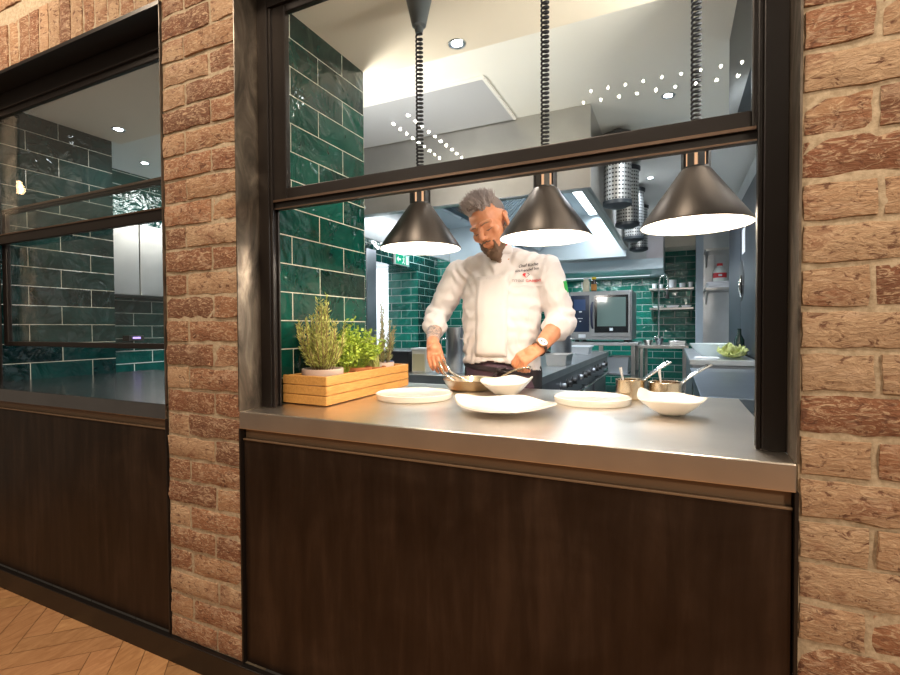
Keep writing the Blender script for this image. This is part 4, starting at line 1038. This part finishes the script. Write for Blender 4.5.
# jacket
b = MB()
for z, rx, ry, cy in ((1.355, .188, .118, 1.06), (1.30, .194, .125, 1.055), (1.25, .194, .130, 1.05), (1.20, .192, .134, 1.048), (1.15, .190, .136, 1.047), (1.10, .189, .138, 1.048), (1.05, .189, .139, 1.05), (1.00, .190, .140, 1.055), (.94, .190, .138, 1.06)):
    b.ball((PX, cy, z), (rx, ry, .10), 16)
b.cone2((PX-.03, 1.055, 1.462), shR+V((.015, 0, .0)), .066, .070); b.cone2((PX+.03, 1.055, 1.462), shL+V((-.015, 0, .0)), .066, .070); b.ball((PX, 1.055, 1.45), (.10, .085, .075), 14); b.cone2((PX, 1.03, 1.42), (PX-.004, 1.010, 1.492), .085, .060)
b.cone2(shR, shR.lerp(elR, .5), .074, .066); b.cone2(shR.lerp(elR, .5), elR, .066, .062); b.cone2(elR, cuR, .062, .056)
b.cone2(shL, shL.lerp(elL, .5), .074, .068); b.cone2(shL.lerp(elL, .5), elL, .068, .066); b.cone2(elL, cuL, .066, .060)
for a, c, r in ((elR, cuR, .060), (elL, cuL, .064)):                                 # turned-up cuffs
    d = (c-a).normalized(); b.cone2(c-d*.030, c-d*.006, r, r)
def folds(me):
    bm = bmesh.new(); bm.from_mesh(me)
    for v in bm.verts:
        p = v.co; k = 0
        for el, sh, cu in ((elR, shR, cuR), (elL, shL, cuL)):
            w = math.exp(-((p-el).length/.11)**2); ax = (sh-cu).normalized(); k += w*.0068*sin((p-el).dot(ax)*100+noise.noise(p*14)*4)
        if abs(p.x-PX) < .22:                                                       # drag lines sweeping to the hips
            w = math.exp(-((p.z-1.05)/.13)**2)*min(1, abs(p.x-PX)/.06); k += w*.0045*sin((p.z*1.0+abs(p.x-PX)*1.9)*65+noise.noise(p*9)*5)
            w2 = math.exp(-((p.z-1.40)/.09)**2); k += w2*.0050*sin((abs(p.x-PX)*1.6-p.z)*70+noise.noise(p*8)*4)
        k += .004*noise.noise(V((p.x*17, p.y*17, p.z*9)))+.0022*noise.noise(p*34)
        k += .0055*(1-abs(noise.noise(V((p.x*11+p.z*5, p.y*11, p.z*8-p.x*5)))))**6-.003
        v.co = p+v.normal*k
    hem = lambda x: .992+.012*sin((x-PX)*16+.6)-.035*max(0, (x-PX+.02))/.2
    bmesh.ops.delete(bm, geom=[v for v in bm.verts if v.co.z < hem(v.co.x) and abs(v.co.x-PX) < .24], context='VERTS')
    # neck opening
    bm.to_mesh(me); bm.free()
jacket = organic('chef_jacket', b, .0062, CLOTH, person, 5, .5, folds)
sm = jacket.modifiers.new('thickness', 'SOLIDIFY'); sm.thickness = .002; sm.offset = -1
# stand collar leaning round the neck, open at the throat
mb = MB(); rows = []
for k in range(4):
    row = []
    for i in range(30):
        a = R(-62)+R(304)*i/29 + R(90)*0; ang = a+pi*1.5+R(28)*0
        ang = R(-90)+R(24)+R(312)*i/29
        r = .070-.004*k+(.010 if i in (0, 29) else 0); row.append(mb.v((PX+r*cos(ang)*1.0, 1.030-.012*k+r*sin(ang)*.98, 1.490+.014*k-.012*max(0, -sin(ang)))))
    rows.append(row)
for k in range(3):
    for i in range(29): mb.face([rows[k][i], rows[k][i+1], rows[k+1][i+1], rows[k+1][i]])
col = obj('collar', mb, CLOTH, jacket, 70); q = col.modifiers.new('thickness', 'SOLIDIFY'); q.thickness = .004; q.offset = 0
dg = bpy.context.evaluated_depsgraph_get(); dg.update()
jbm = bmesh.new(); jbm.from_mesh(jacket.data); jm = world_loc(jacket.parent) @ jacket.matrix_parent_inverse
JT_ = BVHTree.FromBMesh(jbm)
def onto(x, z, off):
    h = JT_.ray_cast(V((x, .4, z)), V((0, 1, 0)))
    return V((x, (h[0].y if h[0] else .93)-off, z))
def patch(name, pts, m, par, off=.003):
    mb = MB(); a = [mb.v(onto(x, z, off)) for x, z in pts]; c = [mb.v(onto(x, z, -.001)) for x, z in pts]
    mb.cap(a); mb.cap(c, True); mb.bridge(a, c); return obj(name, mb, m, par)
RED = mat('red_embroidery', (.62, .02, .03), .6); DKTH = mat('black_embroidery', (.03, .025, .04), .7); GRTH = mat('grey_embroidery', (.22, .18, .18), .7); GRN = mat('green_tag', (.02, .32, .06), .7)
def text(body_, x, z, size, m, par, shear=0, rot=0):
    cu = bpy.data.curves.new('t', 'FONT'); cu.body = body_; cu.size = size; cu.align_x = 'CENTER'; cu.shear = shear; cu.offset = size*.012; cu.resolution_u = 3
    o = bpy.data.objects.new('t', cu); C.objects.link(o); dg = bpy.context.evaluated_depsgraph_get(); dg.update()
    me = bpy.data.meshes.new_from_object(o.evaluated_get(dg)); bpy.data.objects.remove(o); bpy.data.curves.remove(cu)
    for v in me.vertices:
        px, pz = v.co.x*cos(R(rot))-v.co.y*sin(R(rot)), v.co.x*sin(R(rot))+v.co.y*cos(R(rot)); v.co = onto(x+px, z+pz, .0032)
    me.materials.append(m); me.name = 'embroidered_text'; q = bpy.data.objects.new('embroidered_text', me); C.objects.link(q); parent_to(q, par); return q
text('Chef Küche', -.587, 1.418, .0185, DKTH, jacket, .25, 5); text('Küchenchef Inn', -.592, 1.398, .0165, DKTH, jacket, .25, 6)
text('TITOLE', -.627, 1.350, .0150, GRTH, jacket); text('GARBENT', -.562, 1.350, .0150, RED, jacket)
cx, cz = -.596, 1.380
patch('logo_emblem', [(cx-.016, cz+.002), (cx-.010, cz+.010), (cx-.001, cz+.008), (cx-.004, cz-.001), (cx+.001, cz-.012)], RED, jacket)
patch('logo_emblem', [(cx+.001, cz+.008), (cx+.010, cz+.009), (cx+.016, cz+.002), (cx+.002, cz-.012), (cx+.004, cz-.008), (cx+.012, cz+.001), (cx+.008, cz+.006)], GRTH, jacket)
mb = MB(); m = M.Translation((-.688, .945, 1.512)) @ M.Rotation(R(38), 4, 'Z') @ M.Rotation(R(-24), 4, 'Y'); mb.box(-.020, -.003, -.007, .020, .003, .007, m); tb = obj('collar_tab', mb, RED, jacket, bevel=.002)
mb = MB(); mb.box(-.002, -.0036, -.0065, .002, .0036, .0065, m); obj('tab_stitch', mb, WPANEL, tb)
mb = MB(); m = M.Translation((-.432, 1.035, 1.325)) @ M.Rotation(R(52), 4, 'Z') @ M.Rotation(R(-12), 4, 'Y'); mb.box(-.008, -.004, -.026, .008, .008, .026, m); obj('sleeve_tag', mb, GRN, jacket, bevel=.002)
patch('chest_pocket_seam', [(-.655, 1.335), (-.520, 1.335), (-.520, 1.332), (-.655, 1.332)], mat('seam_shade', (.66, .62, .62), .9), jacket, .002)
# double-breasted front panel with cloth-covered buttons
mb = MB(); g = {}
for i in range(9):
    for k in range(17):
        x = -.815+.150*i/8; z = 1.018+.362*k/16; g[i, k] = (mb.v(onto(x, z, .0022)))
for i in range(8):
    for k in range(16): mb.face([g[i, k], g[i+1, k], g[i+1, k+1], g[i, k+1]])
fp = obj('front_panel', mb, CLOTH, jacket, 80); q = fp.modifiers.new('thickness', 'SOLIDIFY'); q.thickness = .002; q.offset = 0
# watch
d = (wrL-elL).normalized(); wc = wrL-d*.004; bk = (V((.30, -.9, .30))-d*V((.30, -.9, .30)).dot(d)).normalized(); sd = d.cross(bk)
wt = MB(); a = wt.ring(wc-d*.010, .0325, d, 32, ref=bk); c_ = wt.ring(wc+d*.010, .0325, d, 32, ref=bk); e = wt.ring(wc+d*.010, .0295, d, 32, ref=bk); f_ = wt.ring(wc-d*.010, .0295, d, 32, ref=bk)
for p, q in ((a, c_), (c_, e), (e, f_), (f_, a)): wt.bridge(p, q)
watch = obj('wristwatch', wt, mat('brown_watch_strap', (.05, .025, .015), .5), person, 40)
mb = MB(); mb.lathe(wc+bk*.029, [(0, 0), (.023, 0), (.025, .004), (.024, .010), (.0205, .012), (.0205, .010), (0, .010)], 32, bk); obj('watch_case', mb, mat('bronze_case', (.35, .20, .12), .3, 1), watch, 40)
mb = MB(); mb.lathe(wc+bk*.0395, [(0, .0004), (.0203, .0004), (.0203, 0)], 28, bk); wd = obj('watch_dial', mb, mat('white_dial', (.85, .85, .84), .25), watch, 60)
mb = MB()
for ang, L in ((20, .013), (150, .009)):
    u = (d*cos(R(ang))+sd*sin(R(ang))); mb.tube([wc+bk*.0408, wc+bk*.0408+u*L], .0008, 5)
for o_ in (.007, -.007): mb.lathe(wc+bk*.0399+sd*o_, [(0, .0006), (.004, .0006), (.004, 0)], 14, bk)
obj('watch_hands', mb, BLACK, wd)
# apron, trousers, shoes
mb = MB(); prev = None
for k in range(15):
    z = .995-.045*k; row = []
    for i in range(64):
        a = 2*pi*i/64; w = 1+.018*sin(a*9+k*.12)*(k/14)
        row.append(mb.v((PX+.178*(1+.015*k/3)*cos(a)*w, 1.062+.128*(1+.012*k/3)*sin(a)*w, z+(.0 if k else .006*sin(a*2)))))
    if prev: mb.bridge(prev, row)
    prev = row
ap = obj('apron', mb, APRON, person, 70); q = ap.modifiers.new('thickness', 'SOLIDIFY'); q.thickness = .003
mb = MB(); pr = None
for i in range(65):
    a = 2*pi*i/64; c0 = V((PX+.182*cos(a), 1.062+.1325*sin(a), .962-.02*cos(a)))
    n_ = V((cos(a)/.182, sin(a)/.1325, 0)).normalized()
    k = [mb.v(c0+V((0, 0, -.011))), mb.v(c0+V((0, 0, .011))), mb.v(c0+n_*.004+V((0, 0, .011))), mb.v(c0+n_*.004+V((0, 0, -.011)))]
    if pr: mb.bridge(pr, k)
    pr = k
band = obj('apron_tie', mb, mat('near_black_tie', (.02, .012, .016), .8), ap, 40)
mb = MB(); kc = V((-.700, .918, .960)); mb.ball(kc, (.016, .012, .012), 8); mb.cone2(kc, kc+V((.05, -.004, -.012)), .008, .004); mb.cone2(kc, kc+V((-.03, -.004, -.03)), .007, .004); mb.cone2(kc, kc+V((.03, -.004, .012)), .008, .005)
obj('tie_knot', mb, band.data.materials[0], band, 60)
b = MB()
for s in (-1, 1): b.cone2((PX+s*.088, 1.07, .94), (PX+s*.10, 1.07, .52), .102, .075); b.cone2((PX+s*.10, 1.07, .52), (PX+s*.105, 1.085, .10), .072, .060)
organic('trousers', b, .012, mat('black_trousers', (.02, .02, .024), .85), person, 4)
for s in (-1, 1):
    b = MB(); b.ball((PX+s*.105, 1.03, .045), (.048, .135, .044), 12); b.ball((PX+s*.105, 1.09, .075), (.043, .06, .06), 10)
    for v in b.bm.verts: v.co.z = max(v.co.z, .001)
    obj('shoe', b, BLACK, person, 60)

# ------------------------------------------------------------------ light fittings
def downlight(p, lab, e=22, col=(.86, .93, 1), cone=140):
    t = thing('downlight', lab, 'ceiling light', p, 'recessed ceiling downlights'); p = V(p)
    mb = MB(); mb.lathe(p, [(.020, 0), (.034, -.004), (.036, -.001), (.036, 0)], 28); obj('trim_ring', mb, mat('steel_ring', (.5, .55, .6), .3, 1), t, 40)
    obj('lens', MB().lathe(p, [(0, -.001), (.021, -.001)], 24), emit('downlight_lens', (.9, .96, 1), 60), t, 60)
    L = bpy.data.lights.new('downlight_beam', 'SPOT'); L.energy = e; L.color = col; L.spot_size = R(cone); L.spot_blend = .8; L.shadow_soft_size = .03
    o = bpy.data.objects.new('downlight_beam', L); C.objects.link(o); o.location = p+V((0, 0, -.012))
downlight((-.786, .674, 2.275), 'bright ceiling downlight above the pass, between the left and middle lamp cords', 10, (1, .93, .82))
downlight((-.036, 1.80, 2.40), 'bright ceiling downlight just left of the right lamp cord', 50)
downlight((-2.84, .60, 2.275), 'brighter upper ceiling downlight seen through the left window', 5)
downlight((-3.62, 1.25, 2.40), 'fainter lower ceiling downlight seen through the left window', 16)
downlight((-.332, 3.286, 2.40), 'left one of the twin small ceiling lights beyond the perforated drums', 62)
downlight((-.190, 3.32, 2.40), 'right one of the twin small ceiling lights beyond the perforated drums', 62)
downlight((-.20, 4.60, 2.40), 'single small ceiling light farther back than the twin lights', 95)
def lamp_light(name, typ, loc, e, col, **k):
    L = bpy.data.lights.new(name, typ); L.energy = e; L.color = col
    for a, v in k.items():
        if a != 'rot': setattr(L, a, v)
    o = bpy.data.objects.new(name, L); C.objects.link(o); o.location = loc
    if 'rot' in k: o.rotation_euler = [R(x) for x in k['rot']]
    return o
for x, _ in lamps: lamp_light('heat_lamp_glow', 'POINT', (x, LAMP_Y, RIM_Z+.020), 6, (1, .85, .68), shadow_soft_size=.03)
for x in (-.76, -1.95):
    for y in (2.5, 3.55): lamp_light('hood_tube_light', 'AREA', (x, y, 2.290), 6.5, (.86, .94, 1), shape='RECTANGLE', size=.07, size_y=.95)
f = boxes('light_strip', STEEL_K, [(-1.6, 6.20, 1.871, -.3, 6.32, 1.876)], bpy.data.objects['oven_hood']); boxes('tube', emit('added_fill_strip', (.86, .95, 1), 1.2), [(-1.58, 6.22, 1.869, -.32, 6.30, 1.8715)], f)  # strip and area light added to brighten the oven and back tiles
lamp_light('oven_hood_fill', 'AREA', (-.95, 6.26, 1.866), 22, (.86, .95, 1), shape='RECTANGLE', size=1.2, size_y=.07)
lamp_light('left_bay_fill', 'POINT', (-2.75, 4.2, 2.30), 22, (.86, .94, 1), shadow_soft_size=.08)  # fill added over the left bay, no fitting built
lamp_light('back_room_light', 'POINT', (-4.6, 4.6, 2.2), 120, (.9, .96, 1), shadow_soft_size=.2)
# added fill lights out of view: uplighters by the pass, batten over left bay
def batten(x0, y0, z0, x1, y1, z1, lab, loc, rot, sx, sy, e):
    t = thing('fill_batten', lab, 'fill light', loc, 'unseen kitchen fill lights'); boxes('housing', STEEL_K, [(x0, y0, z0, x1, y1, z1)], t)
    lamp_light('fill_batten_glow', 'AREA', loc, e, (.95, .95, .95), shape='RECTANGLE', size=sx, size_y=sy, rot=rot)
def fill_uplight(p, d, lab, e):  # unseen uplighter added to brighten the ceiling and hood front
    p = V(p); d = V(d).normalized(); t = thing('fill_uplighter', lab, 'fill light', p, 'unseen kitchen fill uplighters'); q = d.to_track_quat('Z', 'Y').to_matrix().to_4x4(); m = M.Translation(p) @ q
    obj('housing', MB().box(-.11, -.06, -.045, .11, .06, 0, m), STEEL_K, t, bevel=.004)
    L = lamp_light('fill_uplighter_glow', 'AREA', p+d*.004, e, (1, .93, .84), shape='RECTANGLE', size=.20, size_y=.10); L.rotation_euler = d.to_track_quat('-Z', 'Y').to_euler()
fill_uplight((.47, .40, 1.80), (-.62, .45, .64), 'added fill uplighter, out of view inside the front wall right of the pass', 17)
fill_uplight((-1.42, .79, 1.75), (.25, .62, .74), 'added fill uplighter, out of view on the kitchen side of the tiled pier', 11)
batten(-3.2, 1.75, 2.385, -2.55, 2.35, 2.399, 'added flat fill light, out of view on the ceiling over the left bay', (-2.875, 2.05, 2.38), (0, 0, 0), .6, .55, 60)
# dining room: warm ceiling spots out of view
for x, y, z, e in ((-2.5, -.85, 3.0, 28), (-.6, -.85, 3.0, 28), (1.3, -.85, 3.0, 26), (2.0, -2.5, 2.5, 60)):
    a = V((-1.0, 0, 1.0)) if y < -2 else V((x, 0, .6)); q = (a-V((x, y, z))).to_track_quat('-Z', 'Y')
    L = lamp_light('dining_room_spot', 'AREA', (x, y, z), e, (1, .80, .60), shape='DISK', size=.4); L.rotation_euler = q.to_euler()
# strings of small bulbs in the dining room (seen mirrored in the upper pane)
FB = emit('small_bulb', (1, .88, .70), 220)
def string_light(pts, lab):
    t = thing('string_light', lab, 'string light', pts[0], 'string lights of the dining room'); mb = MB(); mb.tube([V(p)+V((0, 0, .03)) for p in pts], .003, 5); obj('cable', mb, BLACK, t)
    for p in pts: obj('small_bulb', MB().ball(p, .011, 6), FB, t, 60)
def mirrored(a, b, n): return [V(a).lerp(V(b), i/(n-1)) for i in range(n)]
string_light(mirrored((-.657, -2.98, 3.169), (.456, -2.98, 3.153), 9), 'upper of two bulb strings across the dining room, mirrored at upper right of the glass')
string_light(mirrored((-.72, -2.98, 3.085), (.43, -2.98, 3.053), 9), 'lower of two bulb strings across the dining room, mirrored at upper right of the glass')
string_light(mirrored((-1.771, -1.781, 2.7), (-1.766, -2.85, 2.7), 11), 'right one of two bulb strings running away, mirrored over the left lamp cord')
string_light(mirrored((-1.945, -1.86, 2.7), (-1.955, -2.67, 2.7), 9), 'left one of two bulb strings running away, mirrored over the left lamp cord')

c = V((-4.58, -.67, 2.25)); t = thing('pendant_bulb', 'bare glowing pendant bulb of the dining room, mirrored in the left window', 'pendant light', c)
obj('glass_bulb', MB().lathe(c, [(0, -.055), (.020, -.050), (.032, -.028), (.030, 0), (.016, .030), (.014, .045), (0, .045)], 24), emit('warm_filament_bulb', (1, .66, .36), 14), t, 60)
mb = MB(); mb.lathe(c, [(0, .045), (.017, .045), (.017, .09), (.006, .10), (.004, .80), (0, .80)], 16); obj('lamp_holder', mb, BLACK, t, 40)
# ------------------------------------------------------------------ world, camera, view
w = bpy.data.worlds.new('dining_room_ambient'); scene.world = w; w.use_nodes = True
w.node_tree.nodes['Background'].inputs[0].default_value = (1, .78, .58, 1); w.node_tree.nodes['Background'].inputs[1].default_value = .16
cam = bpy.data.cameras.new('camera'); cam.sensor_width = 36; cam.lens = 481.8/900*36; cam.clip_start = .02
co = bpy.data.objects.new('camera', cam); C.objects.link(co)
yaw, pitch, roll = .4362887, -.0206186, -.0054741
fw = V((-sin(yaw)*cos(pitch), cos(yaw)*cos(pitch), sin(pitch))); rt = V((cos(yaw), sin(yaw), 0)); up = rt.cross(fw)
r2 = rt*cos(roll)+up*sin(roll); u2 = -rt*sin(roll)+up*cos(roll)
m = M((r2, u2, -fw)).transposed().to_4x4(); m.translation = (0, -1.0927, 1.15); co.matrix_world = m
scene.camera = co
vs = scene.view_settings; vs.view_transform = 'Standard'; vs.look = 'None'; vs.exposure = 0; vs.gamma = 1; vs.use_curve_mapping = False
cy = scene.cycles; cy.max_bounces = 10; cy.transparent_max_bounces = 12; cy.sample_clamp_indirect = 6; cy.use_denoising = True; cy.caustics_reflective = True; cy.caustics_refractive = False; cy.blur_glossy = .5
